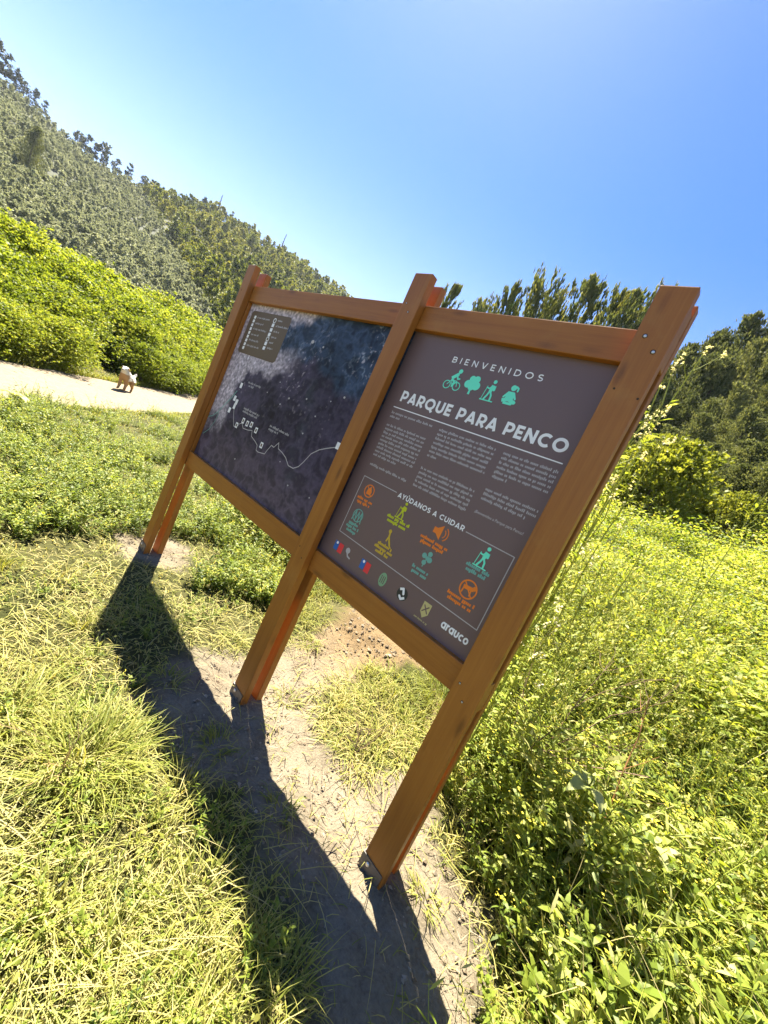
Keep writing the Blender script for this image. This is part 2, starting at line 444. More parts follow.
base = base + wisp[..., None] * np.array([.10, .115, .13])[None, None] * .9
spots = np.clip((nc - .42) * 6, 0, 1) * sstep(1.2, 1.9, Vz) * np.clip(.1 + ne * 1.5, 0, 1)
base = base + spots[..., None] * np.array([.24, .20, .20])[None, None]
valley = np.exp(-((U + 1.66 + .25 * (Vz - 1.5) + .05 * nb) / .045) ** 2) * sstep(2.0, 1.7, Vz) * sstep(1.1, 1.3, Vz)
base = base + valley[..., None] * np.array([.012, .022, .020])[None, None] * np.clip(.5 + nb[..., None], 0, 1.5)
rel = np.clip((nr - .55) * 2.2, -.9, 1.2) * (1 - town)
base = base * (1 + (.34 + .16 * sea[..., None]) * rel[..., None]) + np.clip(nc, 0, 1)[..., None] * .018
base = np.clip(base * 1.25, .003, .8)
idx = np.arange(NX * NZ).reshape(NZ, NX)
F = np.stack([idx[:-1, :-1], idx[:-1, 1:], idx[1:, 1:], idx[1:, :-1]], -1).reshape(-1, 4)
a = Acc(); a.add(np.stack([U - BASE.x, np.full_like(U, YP - BASE.y), Vz - BASE.z], -1), F, 0.5)
c0 = np.array([[MX0, YP, PZ0], [MX1, YP, PZ0], [MX1, YP, PZ1], [MX0, YP, PZ1], [MX0, YP + .01, PZ0], [MX1, YP + .01, PZ0], [MX1, YP + .01, PZ1], [MX0, YP + .01, PZ1]]) - np.array(BASE)
a.add(c0, [[4, 7, 6, 5], [0, 4, 5, 1], [3, 2, 6, 7], [0, 3, 7, 4], [1, 5, 6, 2]], 0.5, 1)
m, nt, nd, lk, b = newmat('map_print')
at = nd.new('ShaderNodeAttribute'); at.attribute_name = 'printcol'
lk.new(at.outputs['Color'], b.inputs['Base Color']); b.inputs['Roughness'].default_value = .45; b.inputs['Specular IOR Level'].default_value = .12
mp = a.build('map_panel', [m, M_PEDGE], sign)
pc = mp.data.attributes.new('printcol', 'FLOAT_COLOR', 'POINT')
colr = np.ones((a.n, 4), np.float32); colr[:NX * NZ, :3] = base.reshape(-1, 3)
pc.data.foreach_set('color', colr.ravel())
mp['label'] = 'dark blue aerial map panel'
wp = bm_obj('welcome_panel', boxbm(XM - .04 + .08, XR + .03, YP, YP + .01, PZ0, PZ1, 0), M_PANEL, sign)
wp['label'] = 'dark mauve panel with white text'

# ---- printing
class Ink:
    """flat printed shapes on the panel plane; coordinates (X, Z)"""
    def __init__(s, lift=.0012): s.bm = bmesh.new(); s.y = YP - lift
    def poly(s, pts):
        # the face must look towards -y
        A = sum(pts[i][0] * pts[(i + 1) % len(pts)][1] - pts[(i + 1) % len(pts)][0] * pts[i][1] for i in range(len(pts)))
        if A < 0: pts = pts[::-1]
        s.bm.faces.new([s.bm.verts.new(Vector((x, s.y, z)) - BASE) for x, z in pts])
    def rect(s, x0, z0, x1, z1): s.poly([(x0, z0), (x1, z0), (x1, z1), (x0, z1)])
    def line(s, p, q, w):
        dx, dz = q[0] - p[0], q[1] - p[1]; L = math.hypot(dx, dz) or 1; nx_, nz_ = -dz / L * w / 2, dx / L * w / 2
        s.poly([(p[0] + nx_, p[1] + nz_), (p[0] - nx_, p[1] - nz_), (q[0] - nx_, q[1] - nz_), (q[0] + nx_, q[1] + nz_)])
    def path(s, pts, w):
        """one mitred ribbon, no overlapping faces"""
        P = np.array(pts, float); n = len(P)
        closed = n > 3 and np.hypot(*(P[0] - P[-1])) < 1e-6
        d = P[1:] - P[:-1]; d /= np.hypot(d[:, 0], d[:, 1])[:, None] + 1e-12
        L = []; R = []
        for i in range(n):
            d0 = d[i - 1] if i > 0 else (d[-1] if closed else d[0]); d1 = d[i] if i < n - 1 else (d[0] if closed else d[-1])
            n0 = np.array([-d0[1], d0[0]]); n1 = np.array([-d1[1], d1[0]]); m_ = n0 + n1; m_ /= np.hypot(*m_) + 1e-9
            k_ = w / 2 / max(.35, float(m_ @ n0))
            L.append(tuple(P[i] + m_ * k_)); R.append(tuple(P[i] - m_ * k_))
        for i in range(n - 1):
            s.poly([L[i], R[i], R[i + 1], L[i + 1]])
    def disc(s, x, z, r, n=18, rz=None):
        rz = rz or r
        s.poly([(x + r * math.cos(2 * PI * k / n), z + rz * math.sin(2 * PI * k / n)) for k in range(n)])
    def ring(s, x, z, r, w, n=28):
        for k in range(n):
            a0, a1 = 2 * PI * k / n, 2 * PI * (k + 1) / n
            s.poly([(x + (r - w) * math.cos(a0), z + (r - w) * math.sin(a0)), (x + r * math.cos(a0), z + r * math.sin(a0)),
                    (x + r * math.cos(a1), z + r * math.sin(a1)), (x + (r - w) * math.cos(a1), z + (r - w) * math.sin(a1))])
    def greek(s, x0, x1, z, h, seed=0, density=.62, justify=True):
        """a line of fine print: rows of small letter strokes grouped in words (too small to read in the photograph)"""
        rr = random.Random(seed * 7919 + int(abs(z) * 10007)); x = x0; p = h * .78
        while x < x1 - p:
            nl = rr.choice([2, 3, 4, 5, 5, 6, 7, 8, 9])
            for _ in range(nl):
                if x > x1 - p: break
                up = rr.random()
                top = h * (1.45 if up > .8 else 1.0); bot = -h * .4 if up < .08 else 0
                s.rect(x, z + bot, x + p * density, z + top)
                x += p
            x += p * .9
    def done(s, name, mat, parent, label=None):
        o = bm_obj(name, s.bm, mat, parent)
        if label: o['label'] = label
        return o

def lettering(txt, x0, x1, z, cap, mat, parent, name, bold=.0, spacing=1.0, lift=.0013):
    """real lettering fitted between x0 and x1, baseline z, capital height cap"""
    cu = bpy.data.curves.new('letters', 'FONT'); cu.body = txt; cu.size = 1; cu.offset = bold
    cu.space_character = spacing; cu.resolution_u = 3
    o = bpy.data.objects.new('letters', cu); COL.objects.link(o)
    dg = bpy.context.evaluated_depsgraph_get(); dg.update()
    me = bpy.data.meshes.new_from_object(o.evaluated_get(dg))
    bpy.data.objects.remove(o); bpy.data.curves.remove(cu)
    V = np.array([v.co[:] for v in me.vertices])
    capu = .729
    k = cap / capu; kx = (x1 - x0) / (V[:, 0].max() - V[:, 0].min())
    mn = V[:, 0].min()
    for v, c in zip(me.vertices, V):
        v.co = Vector((x0 + (c[0] - mn) * kx, YP - lift, z + c[1] * k)) - BASE
    me.name = name; me.materials.clear(); me.materials.append(mat)
    return link(bpy.data.objects.new(name, me), parent)

def arc(cx_, cy_, rx, ry, a0, a1, n=12):
    return [(cx_ + rx * math.cos(RAD(a0 + (a1 - a0) * i / n)), cy_ + ry * math.sin(RAD(a0 + (a1 - a0) * i / n))) for i in range(n + 1)]
def glyph(c, t):
    """round geometric capitals as centre lines; t = half stroke, cap height 1 -> (advance, strokes)"""
    if c == ' ': return .30, []
    if c in 'PRB':
        b = (1 - t - .37) / 2; st = [[(t, 0), (t, 1)], [(t, 1 - t), (.36, 1 - t)] + arc(.36, .37 + b, .30 - t * .4, b, 90, -90)[1:] + [(t, .37)]]
        if c == 'R': st.append([(.34, .36), (.66 - t * .3, 0)])
        if c == 'B':
            b = (1 - t - .53) / 2; b2 = (.53 - t) / 2
            st = [[(t, 0), (t, 1)], [(t, 1 - t), (.36, 1 - t)] + arc(.36, .53 + b, .24, b, 90, -90)[1:] + [(t, .53)], [(.36, .53)] + arc(.38, t + b2, .27, b2, 90, -90) + [(t, t)]]
        return .70, st
    if c == 'E': return .60, [[(t, 0), (t, 1)], [(t, t), (.58, t)], [(t, .5), (.52, .5)], [(t, 1 - t), (.57, 1 - t)]]
    if c == 'A': return .84, [[(t * .9, 0), (.42, 1 - t * .4)], [(.42, 1 - t * .4), (.84 - t * .9, 0)], [(.2, .25), (.64, .25)]]
    if c == 'V': return .82, [[(t * .9, 1), (.41, t * .4)], [(.41, t * .4), (.82 - t * .9, 1)]]
    if c == 'Y': return .76, [[(t * .8, 1), (.38, .42)], [(.76 - t * .8, 1), (.38, .42)], [(.38, .44), (.38, 0)]]
    if c == 'N': return .80, [[(t, 0), (t, 1)], [(t, 1 - t * .3), (.80 - t, t * .3)], [(.80 - t, 0), (.80 - t, 1)]]
    if c == 'I': return 2 * t, [[(t, 0), (t, 1)]]
    if c in 'UÚ':
        r_ = .38 - t; st = [[(t, 1), (t, .38)] + arc(.38, .38, r_, .38 - t, 180, 360)[1:] + [(.76 - t, 1)]]
        if c == 'Ú': st.append([(.36, 1.1), (.50, 1.28)])
        return .76, st
    if c in 'OQ':
        st = [arc(.5, .5, .5 - t, .5 - t, 0, 360, 28)]
        if c == 'Q': st.append([(.55, .22), (.88, -.12)])
        return 1.0, st
    if c == 'C': return .86, [arc(.5, .5, .5 - t, .5 - t, 48, 312, 22)]
    if c == 'D': return .84, [[(t, 0), (t, 1)], [(t, 1 - t), (.36, 1 - t)] + arc(.36, .5, .48 - t, .5 - t, 90, -90)[1:] + [(t, t)]]
    if c == 'S':
        q = (1 - 2 * t) / 4
        return .64, [arc(.32, 1 - t - q, .30 - t * .6, q, 35, 270, 12) + arc(.32, t + q, .31 - t * .6, q, 90, -145, 12)[1:]]
    xh = .74
    if c in 'ao':
        st = [arc(xh / 2, xh / 2, xh / 2 - t, xh / 2 - t, 0, 360, 22)]
        if c == 'a': st.append([(xh - t, 0), (xh - t, xh)])
        return xh, st
    if c == 'u': return xh * .9, [[(t, xh), (t, .33)] + arc(xh * .45, .33, xh * .45 - t, .33 - t, 180, 360)[1:] + [(xh * .9 - t, xh)]]
    if c == 'c': return xh * .86, [arc(xh / 2, xh / 2, xh / 2 - t, xh / 2 - t, 50, 310, 18)]
    if c == 'r': return xh * .55, [[(t, 0), (t, xh)], arc(xh * .55, xh * .5, xh * .55 - t, xh * .5 - t, 170, 85, 6)]
def geo(txt, x0, x1, z, cap, sw, gap, name, mat=None, parent=None):
    t = sw / 2; items = []; x = 0
    for c in txt:
        a_, st = glyph(c, t); items.append((x, st)); x += a_ + gap
    k_ = (x1 - x0) / (x - gap)
    ink = Ink(.0013); y0 = ink.y
    for gx_, st in items:
        ink.y = y0
        for ln in st:
            ink.y -= .00003
            ink.path([(x0 + (gx_ + p[0]) * k_, z + p[1] * cap) for p in ln], sw * cap)
            ink.y -= .00005
    return ink.done(name, mat or M_WHITE, parent or wp)
geo('BIENVENIDOS', -.806, -.333, 2.165, .030, .17, .52, 'greeting_lettering')
geo('PARQUE PARA PENCO', -1.012, -.110, 1.911, .059, .225, .13, 'title_lettering')
k = Ink(); k.rect(-1.033, 1.8715, -.0995, 1.8765); k.done('rule_line', M_WHITE, wp)
def para(x0, x1, zs, last, seed):
    k = Ink()
    for i, z in enumerate(zs):
        k.greek(x0, x1 if i < len(zs) - 1 else x0 + (x1 - x0) * last, z, .0092, seed + i)
    k.done('paragraph_lettering', M_TEXT, wp)
para(-1.028, -.742, [1.838, 1.816], .26, 1)
para(-1.024, -.742, [1.768 - .0215 * i for i in range(9)], .62, 5)
para(-1.017, -.742, [1.541], 1.0, 25)
para(-.700, -.381, [1.834 - .0222 * i for i in range(7)], .2, 31)
para(-.702, -.381, [1.632 - .0225 * i for i in range(5)], 1.0, 45)
para(-.344, -.092, [1.832 - .0215 * i for i in range(6)], .3, 61)
para(-.344, -.092, [1.662 - .0215 * i for i in range(3)], .86, 71)
lettering('¡Bienvenidos a Parque para Penco!', -.344, -.110, 1.556, .0135, M_TEXT, wp, 'paragraph_lettering', .008)
# the framed lower block
k = Ink()
wl = .0042
for p, q in (((-1.017, 1.474), (-.772, 1.474)), ((-.338, 1.462), (-.0985, 1.462)), ((-.0985, 1.464), (-.0985, 1.120)), ((-.0985, 1.122), (-1.017, 1.140)), ((-1.017, 1.138), (-1.017, 1.476))):
    k.line(p, q, wl); k.y -= .00003
k.done('frame_line', M_TEXT, wp)
geo('AYÚDANOS A CUIDAR', -.757, -.351, 1.457, .0255, .20, .14, 'heading_lettering')

def limb(k, pts, w):
    for (p, q) in zip(pts[:-1], pts[1:]):
        k.line(p, q, w); k.y -= .00003
        k.disc(q[0], q[1], w / 2, 10); k.y -= .00003
def icon_cyclist(k, x, z, s):
    f = lambda a, b: (x + a * s, z + b * s)
    for wx in (-.30, .30):
        c = f(wx, -.26); k.ring(c[0], c[1], .23 * s, .05 * s); k.y -= .00003
    limb(k, [f(-.30, -.26), f(-.12, .02), f(.22, .0), f(.30, -.26)], .045 * s)
    limb(k, [f(-.12, .02), f(.02, -.26), f(.22, .0)], .045 * s)
    limb(k, [f(-.16, .10), f(.12, .34)], .19 * s)
    limb(k, [f(.12, .32), f(.20, .12), f(.32, .14)], .08 * s)
    limb(k, [f(-.14, .08), f(.08, -.05), f(.03, -.30)], .10 * s)
    c = f(.20, .52); k.disc(c[0], c[1], .12 * s)
def icon_tree(k, x, z, s):
    for dx, dz, r in ((0, .16, .30), (-.28, .02, .22), (.26, .0, .24), (-.12, .33, .18), (.16, .34, .20), (0, -.08, .22)):
        k.disc(x + dx * s, z + dz * s, r * s); k.y -= .00003
    k.poly([(x - .07 * s, z - .52 * s), (x + .07 * s, z - .52 * s), (x + .04 * s, z - .1 * s), (x - .04 * s, z - .1 * s)])
def icon_hiker(k, x, z, s):
    f = lambda a, b: (x + a * s, z + b * s)
    c = f(.03, .46); k.disc(c[0], c[1], .10 * s); k.y -= .00003
    limb(k, [f(.02, .28), f(-.02, -.02)], .19 * s)
    limb(k, [f(.12, .26), f(.14, .06)], .13 * s)
    limb(k, [f(-.02, -.02), f(.12, -.24), f(.14, -.48)], .095 * s)
    limb(k, [f(-.04, -.02), f(-.10, -.26), f(-.20, -.48)], .095 * s)
    limb(k, [f(.0, .26), f(-.14, .08), f(-.27, .12)], .07 * s)
    limb(k, [f(-.27, .20), f(-.35, -.50)], .035 * s)
    k.rect(x - .42 * s, z - .56 * s, x + .34 * s, z - .50 * s)
def icon_sitter(k, x, z, s):
    f = lambda a, b: (x + a * s, z + b * s)
    c = f(.02, .40); k.disc(c[0], c[1], .15 * s); k.y -= .00003
    limb(k, [f(.12, .50), f(.26, .42), f(.27, .28)], .09 * s)
    k.poly([f(-.18, .20), f(.18, .20), f(.24, -.20), f(-.24, -.20)]); k.y -= .00003
    limb(k, [f(-.14, .16), f(-.32, -.12)], .10 * s)
    limb(k, [f(.14, .16), f(.32, -.12)], .10 * s)
    limb(k, [f(-.34, -.30), f(0, -.20), f(.34, -.30)], .19 * s)
    limb(k, [f(-.22, -.40), f(.22, -.40)], .13 * s)
for nm, fn, x, z, s, mt in (('cyclist_icon', icon_cyclist, -.748, 2.082, .094, M_TEAL), ('tree_icon', icon_tree, -.640, 2.082, .086, M_TEAL),
                            ('hiker_icon', icon_hiker, -.535, 2.079, .090, M_TEAL), ('sitting_figure_icon', icon_sitter, -.437, 2.078, .088, M_TEAL)):
    k = Ink(); fn(k, x, z, s); k.done(nm, mt, wp)
# eight rule icons with captions
def caps(x, z, n, w, mat, seed):
    k = Ink()
    for i in range(n):
        ww = w * (1, .86, .7)[i] if n < 3 else w * (.8, 1, .72)[i]
        k.greek(x - ww / 2, x + ww / 2, z - .021 * i, .0115, seed + i, .86)
    k.done('caption_lettering', mat, wp)
def banned(k, x, z, r):
    k.ring(x, z, r, r * .16); k.y -= .00003
    limb(k, [(x - r * .62, z + r * .62), (x + r * .62, z - r * .62)], r * .14)
k = Ink(); banned(k, -.941, 1.412, .036); k.poly([(-.957, 1.392), (-.925, 1.392), (-.922, 1.412), (-.938, 1.440), (-.956, 1.414)]); k.done('fire_ban_icon', M_ORANGE, wp)
k = Ink(); icon_hiker(k, -.688, 1.408, .082); k.done('hiker_icon', M_LIME, wp)
k = Ink(); x, z = -.452, 1.404
k.poly([(x - .036, z - .014), (x - .018, z - .014), (x + .010, z - .036), (x + .010, z + .036), (x - .018, z + .014), (x - .036, z + .014)]); k.y -= .00003
for rr_ in (.022, .036):
    pts = [(x + .010 + rr_ * math.cos(t_), z + rr_ * math.sin(t_)) for t_ in np.linspace(-1, 1, 7)]
    k.path(pts, .005)
k.done('loudspeaker_icon', M_ORANGE, wp)
k = Ink(); icon_hiker(k, -.209, 1.402, .088); k.done('hiker_icon', M_TEAL, wp)
k = Ink(); x, z = -.942, 1.262
for dx in (-.020, .002, .022):
    limb(k, [(x + dx - .013, z - .030), (x + dx, z + .026), (x + dx + .013, z - .030)], .006)
k.ring(x, z + .004, .037, .005); k.done('pine_trees_icon', M_TEALD, wp)
k = Ink(); x, z = -.692, 1.256
limb(k, [(x - .012, z + .036), (x - .006, z + .004), (x + .018, z - .036)], .010); k.disc(x - .012, z + .030, .010); k.y -= .00003
limb(k, [(x - .006, z + .004), (x - .012, z - .022)], .008); limb(k, [(x + .018, z - .036), (x + .030, z - .044)], .006)
k.done('bird_icon', M_GOLD, wp)
k = Ink(); x, z = -.455, 1.262
for dx, dz, rr_ in ((.010, .030, .012), (-.016, .012, .013), (.018, .004, .014), (-.004, -.018, .012), (.004, .006, .010)):
    k.disc(x + dx, z + dz, rr_); k.y -= .00003
limb(k, [(x - .004, z - .040), (x + .004, z + .02)], .005); k.done('flower_icon', M_TEALD, wp)
k = Ink(); banned(k, -.210, 1.248, .043)
limb(k, [(-.236, 1.252), (-.192, 1.256)], .018); limb(k, [(-.232, 1.248), (-.234, 1.226)], .007); limb(k, [(-.196, 1.252), (-.194, 1.226)], .007); k.disc(-.184, 1.264, .010)
k.done('dog_ban_icon', M_ORANGE, wp)
caps(-.941, 1.352, 2, .120, M_ORANGE, 201); caps(-.690, 1.346, 2, .150, M_LIME, 203); caps(-.455, 1.342, 2, .165, M_ORANGE, 205); caps(-.211, 1.338, 2, .120, M_TEALD, 207)
caps(-.942, 1.208, 3, .100, M_TEALD, 209); caps(-.694, 1.200, 3, .130, M_GOLD, 213); caps(-.455, 1.198, 2, .105, M_TEALD, 217); caps(-.216, 1.188, 2, .150, M_ORANGE, 219)
# emblems along the bottom edge
for ex in (-.977, -.758):
    k = Ink(); k.rect(ex - .034, 1.036, ex - .003, 1.088); k.done('emblem_blue_half', M_BLUE, wp)
    k = Ink(); k.rect(ex + .001, 1.032, ex + .036, 1.086); k.done('emblem_red_half', M_RED, wp)
    k = Ink(.0018); k.disc(ex - .016, 1.078, .008, 10); k.done('emblem_star', M_WHITE, wp)
k = Ink(); x, z = -.896, 1.062
k.disc(x - .006, z + .012, .016); k.y -= .00003; limb(k, [(x - .006, z), (x + .006, z - .016), (x + .024, z - .02)], .009); k.done('emblem_bird', M_TEXT, wp)
k = Ink(); x, z = -.623, 1.058
k.disc(x, z, .024, 20, .036); k.done('emblem_crest', M_SAGE, wp)
k = Ink(.0019)
for dx in (-.011, 0, .011): k.rect(x + dx - .0025, z - .02, x + dx + .0025, z + .02)
k.done('emblem_detail', M_PANEL, wp)
k = Ink(); x, z = -.488, 1.057
k.disc(x, z, .032); k.done('emblem_roundel', M_BLACK, wp)
k = Ink(.0019)
limb(k, [(x - .022, z + .016), (x - .004, z + .026), (x + .006, z + .004)], .012); limb(k, [(x + .020, z - .010), (x + .002, z - .024), (x - .010, z - .014)], .012)
k.done('emblem_detail', M_WHITE, wp)
k = Ink(); x, z = -.345, 1.058
k.poly([(x - .022, z + .038), (x + .022, z + .038), (x + .022, z - .012), (x, z - .036), (x - .022, z - .012)]); k.done('emblem_shield', M_SAND, wp)
k = Ink(.0019); limb(k, [(x - .014, z + .024), (x + .014, z - .008)], .006); limb(k, [(x + .014, z + .024), (x - .014, z - .008)], .006); k.done('emblem_detail', M_PANEL, wp)
k = Ink(); k.greek(-.385, -.305, 1.006, .006, 300); k.done('caption_lettering', M_SAND, wp)
geo('arauco', -.247, -.107, 1.040, .040, .19, .13, 'sponsor_lettering')

# ---- map graphics
k = Ink()
x0, x1, z0, z1, r_ = -2.832, -2.262, 1.888, 2.232, .03
pts = []
for cx_, cz_, a0 in ((x1 - r_, z1 - r_, 0), (x0 + r_, z1 - r_, 90), (x0 + r_, z0 + r_, 180), (x1 - r_, z0 + r_, 270)):
    for q in range(5): pts.append((cx_ + r_ * math.cos(RAD(a0 + q * 22.5)), cz_ + r_ * math.sin(RAD(a0 + q * 22.5))))
k.poly(pts); k.done('legend_box', M_LEGEND, mp)
k = Ink(.0018)
for i in range(9):
    z = 2.182 - i * .0315
    k.rect(-2.776, z - .011, -2.747, z + .013)
for i in range(7):
    z = 2.186 - i * .0355
    if i in (0, 4): k.ring(-2.470, z, .020, .007)
    else: k.rect(-2.487, z - .013, -2.454, z + .013)
k.done('legend_symbol', M_WHITE, mp)
k = Ink(.0018)
for i, w in enumerate((.19, .13, .20, .12, .15, .19, .0)):
    if w: k.greek(-2.725, -2.725 + w, 2.178 - i * .045, .010, 400 + i)
for i, w in enumerate((.07, .17, .08, .07, .06, .08)):
    k.greek(-2.43, -2.43 + w, 2.186 - i * .042, .010, 420 + i)
k.done('legend_lettering', M_TEXT, mp)
k = Ink(.0016)
trail = [(-2.57, 1.53), (-2.55, 1.47), (-2.50, 1.40), (-2.455, 1.345), (-2.415, 1.345), (-2.385, 1.385), (-2.355, 1.395), (-2.32, 1.366), (-2.25, 1.372), (-2.195, 1.385), (-2.175, 1.345), (-2.10, 1.325), (-2.064, 1.31),
         (-2.055, 1.276), (-2.026, 1.272), (-1.945, 1.285), (-1.933, 1.315), (-1.908, 1.362), (-1.875, 1.358), (-1.842, 1.402), (-1.822, 1.365), (-1.765, 1.355), (-1.712, 1.338), (-1.655, 1.302), (-1.600, 1.303), (-1.558, 1.33),
         (-1.530, 1.372), (-1.495, 1.440), (-1.44, 1.485), (-1.38, 1.515), (-1.31, 1.545)]
k.path(trail, .0055); k.done('trail_line', M_TEXT, mp)
k = Ink(.0016); road = [(-2.90, 1.30), (-2.82, 1.33), (-2.76, 1.38), (-2.70, 1.46), (-2.64, 1.53), (-2.60, 1.60)]
k.path(road, .007); k.path([(-2.86, 1.16), (-2.79, 1.22), (-2.75, 1.30), (-2.74, 1.38)], .005); k.done('road_line', M_TEALD, mp)
k = Ink(.0021)
for x, z in ((-2.572, 1.650), (-2.590, 1.540), (-2.545, 1.520), (-2.552, 1.482), (-2.602, 1.438), (-2.420, 1.362), (-2.354, 1.417), (-2.290, 1.412), (-2.233, 1.420), (-2.149, 1.400), (-2.017, 1.327), (-1.302, 1.556)):
    k.rect(x - .017, z - .021, x + .017, z + .021)
k.done('route_marker', M_WHITE, mp)
k = Ink(.0026)
for x, z in ((-2.354, 1.417), (-2.290, 1.412), (-2.233, 1.420), (-2.017, 1.327), (-2.149, 1.400), (-2.420, 1.362)):
    k.rect(x - .009, z - .011, x + .009, z + .011)
k.done('marker_symbol', M_LEGEND, mp)
k = Ink(.0019)
k.greek(-2.49, -2.30, 1.688, .011, 440); k.greek(-2.47, -2.39, 1.664, .011, 441)
k.greek(-2.412, -2.173, 1.497, .012, 442); k.greek(-2.412, -2.19, 1.474, .012, 443)
k.greek(-2.012, -1.764, 1.470, .012, 444); k.greek(-2.012, -1.89, 1.446, .012, 445)
k.done('place_name_lettering', M_TEXT, mp)
k = Ink(.0019)
for x, z, r in ((-2.264, 1.135, .010), (-1.750, 1.296, .008), (-1.581, 1.190, .009), (-1.648, 1.529, .010), (-1.928, 2.102, .022), (-1.80, 2.085, .012), (-1.93, 1.70, .012), (-2.10, 1.78, .008), (-1.75, 1.74, .011), (-2.2, 1.68, .008),
                (-1.42, 1.83, .012), (-2.0, 1.64, .010), (-1.6, 1.66, .009), (-1.35, 1.20, .008), (-1.88, 1.80, .009), (-1.52, 1.78, .008)):
    k.disc(x, z, r * .75, 7, r * .6)
k.done('clearing_spot', M_TEXT, mp)

# ------------------------------------------------------------------ vegetation tools
def rotz(V, a):
    c, s = np.cos(a), np.sin(a)
    x = V[..., 0] * c - V[..., 1] * s; y = V[..., 0] * s + V[..., 1] * c
    return np.stack([x, y, V[..., 2]], -1)

def blades(acc, x, y, z, h, w, az, lean, curl, tint, mat=0):
    """n curved grass blades; lean = tilt of the base, curl = extra bend towards the tip (radians)"""
    n = len(x)
    d = np.stack([np.cos(az), np.sin(az), np.zeros(n)], -1)
    sd = np.stack([-np.sin(az), np.cos(az), np.zeros(n)], -1)
    up = np.array([0, 0, 1.0])
    P = [np.stack([x, y, z], -1)]
    ang = lean
    for f in (.38, .34, .28):
        P.append(P[-1] + (f * h)[:, None] * (np.sin(ang)[:, None] * d + np.cos(ang)[:, None] * up))
        ang = ang + curl / 2
    W = [w, w * .9, w * .6]
    V = np.stack([P[0] - sd * (W[0] / 2)[:, None], P[0] + sd * (W[0] / 2)[:, None], P[1] - sd * (W[1] / 2)[:, None], P[1] + sd * (W[1] / 2)[:, None],
                  P[2] - sd * (W[2] / 2)[:, None], P[2] + sd * (W[2] / 2)[:, None], P[3]], 1)
    o = (np.arange(n) * 7)[:, None]
    base_ = acc.n
    Q = np.concatenate([o + np.array([[0, 1, 3, 2]]), o + np.array([[2, 3, 5, 4]])])
    acc.add(V.reshape(-1, 3), Q, np.repeat(tint, 7), mat)
    # tip triangles reuse the same vertices
    acc.loops.append((o + np.array([[4, 5, 6]]) + base_).ravel()); acc.sizes.append(np.full(n, 3)); acc.mat.append(np.full(n, mat))

def leaves(acc, P, D, N, L, Wd, tint, mat=0, fold=.25):
    """n six-vertex pointed leaves; P base points, D direction, N rough normal, L length, Wd width"""
    n = len(P)
    D = D / np.linalg.norm(D, axis=1, keepdims=True)
    Sd = np.cross(D, N); Sd /= (np.linalg.norm(Sd, axis=1, keepdims=True) + 1e-9)
    Nn = np.cross(Sd, D)
    L = L[:, None]; Wd = Wd[:, None]
    V = np.stack([P, P + D * L * .32 - Sd * Wd * .5 + Nn * Wd * fold, P + D * L * .32 + Sd * Wd * .5 + Nn * Wd * fold,
                  P + D * L * .70 - Sd * Wd * .36 + Nn * Wd * fold * .5, P + D * L * .70 + Sd * Wd * .36 + Nn * Wd * fold * .5, P + D * L - Nn * L * .08], 1)
    o = (np.arange(n) * 6)[:, None]; b0 = acc.n
    acc.add(V.reshape(-1, 3), o + np.array([[1, 2, 4, 3]]), np.repeat(tint, 6), mat)
    tri = np.concatenate([o + np.array([[0, 2, 1]]), o + np.array([[3, 4, 5]])])
    acc.loops.append((tri + b0).ravel()); acc.sizes.append(np.full(2 * n, 3)); acc.mat.append(np.full(2 * n, mat))

def tube(acc, pts, r0, r1, seg=5, tint=.5, mat=0):
    pts = np.asarray(pts, float); n = len(pts)
    Tn = np.gradient(pts, axis=0); Tn /= np.linalg.norm(Tn, axis=1, keepdims=True) + 1e-9
    ref = np.array([.31, .95, .1]) if abs(Tn[0, 2]) > .7 else np.array([0, 0, 1.0])
    A_ = np.cross(Tn, ref); A_ /= np.linalg.norm(A_, axis=1, keepdims=True) + 1e-9
    B_ = np.cross(Tn, A_)
    rr = np.linspace(r0, r1, n)
    th = np.arange(seg) * 2 * PI / seg
    V = pts[:, None] + rr[:, None, None] * (np.cos(th)[None, :, None] * A_[:, None] + np.sin(th)[None, :, None] * B_[:, None])
    idx = np.arange(n * seg).reshape(n, seg)
    F = np.stack([idx[:-1], np.roll(idx, -1, 1)[:-1], np.roll(idx, -1, 1)[1:], idx[1:]], -1).reshape(-1, 4)
    acc.add(V.reshape(-1, 3), F, tint, mat)

def stamp(acc, templates, x, y, z, scale, rot, tshift, zs=None):
    """merge copies of template Accs (already numpy blocks) into acc"""
    which = rng.integers(0, len(templates), len(x))
    for k, T_ in enumerate(templates):
        s = which == k; n = s.sum()
        if not n: continue
        V = np.concatenate(T_.v); L = np.concatenate(T_.loops); S_ = np.concatenate(T_.sizes); Mt = np.concatenate(T_.mat); tt = np.concatenate(T_.t)
        sc = scale[s][:, None, None]
        VV = rotz(np.broadcast_to(V, (n,) + V.shape) * sc, rot[s][:, None]) + np.stack([x[s], y[s], z[s]], -1)[:, None]
        o = (np.arange(n) * len(V))[:, None] + acc.n
        acc.v.append(VV.reshape(-1, 3)); acc.loops.append((L[None] + o).ravel()); acc.sizes.append(np.tile(S_, n)); acc.mat.append(np.tile(Mt, n))
        acc.t.append(np.clip(tt[None] + tshift[s][:, None], 0, 1).ravel()); acc.n += n * len(V)

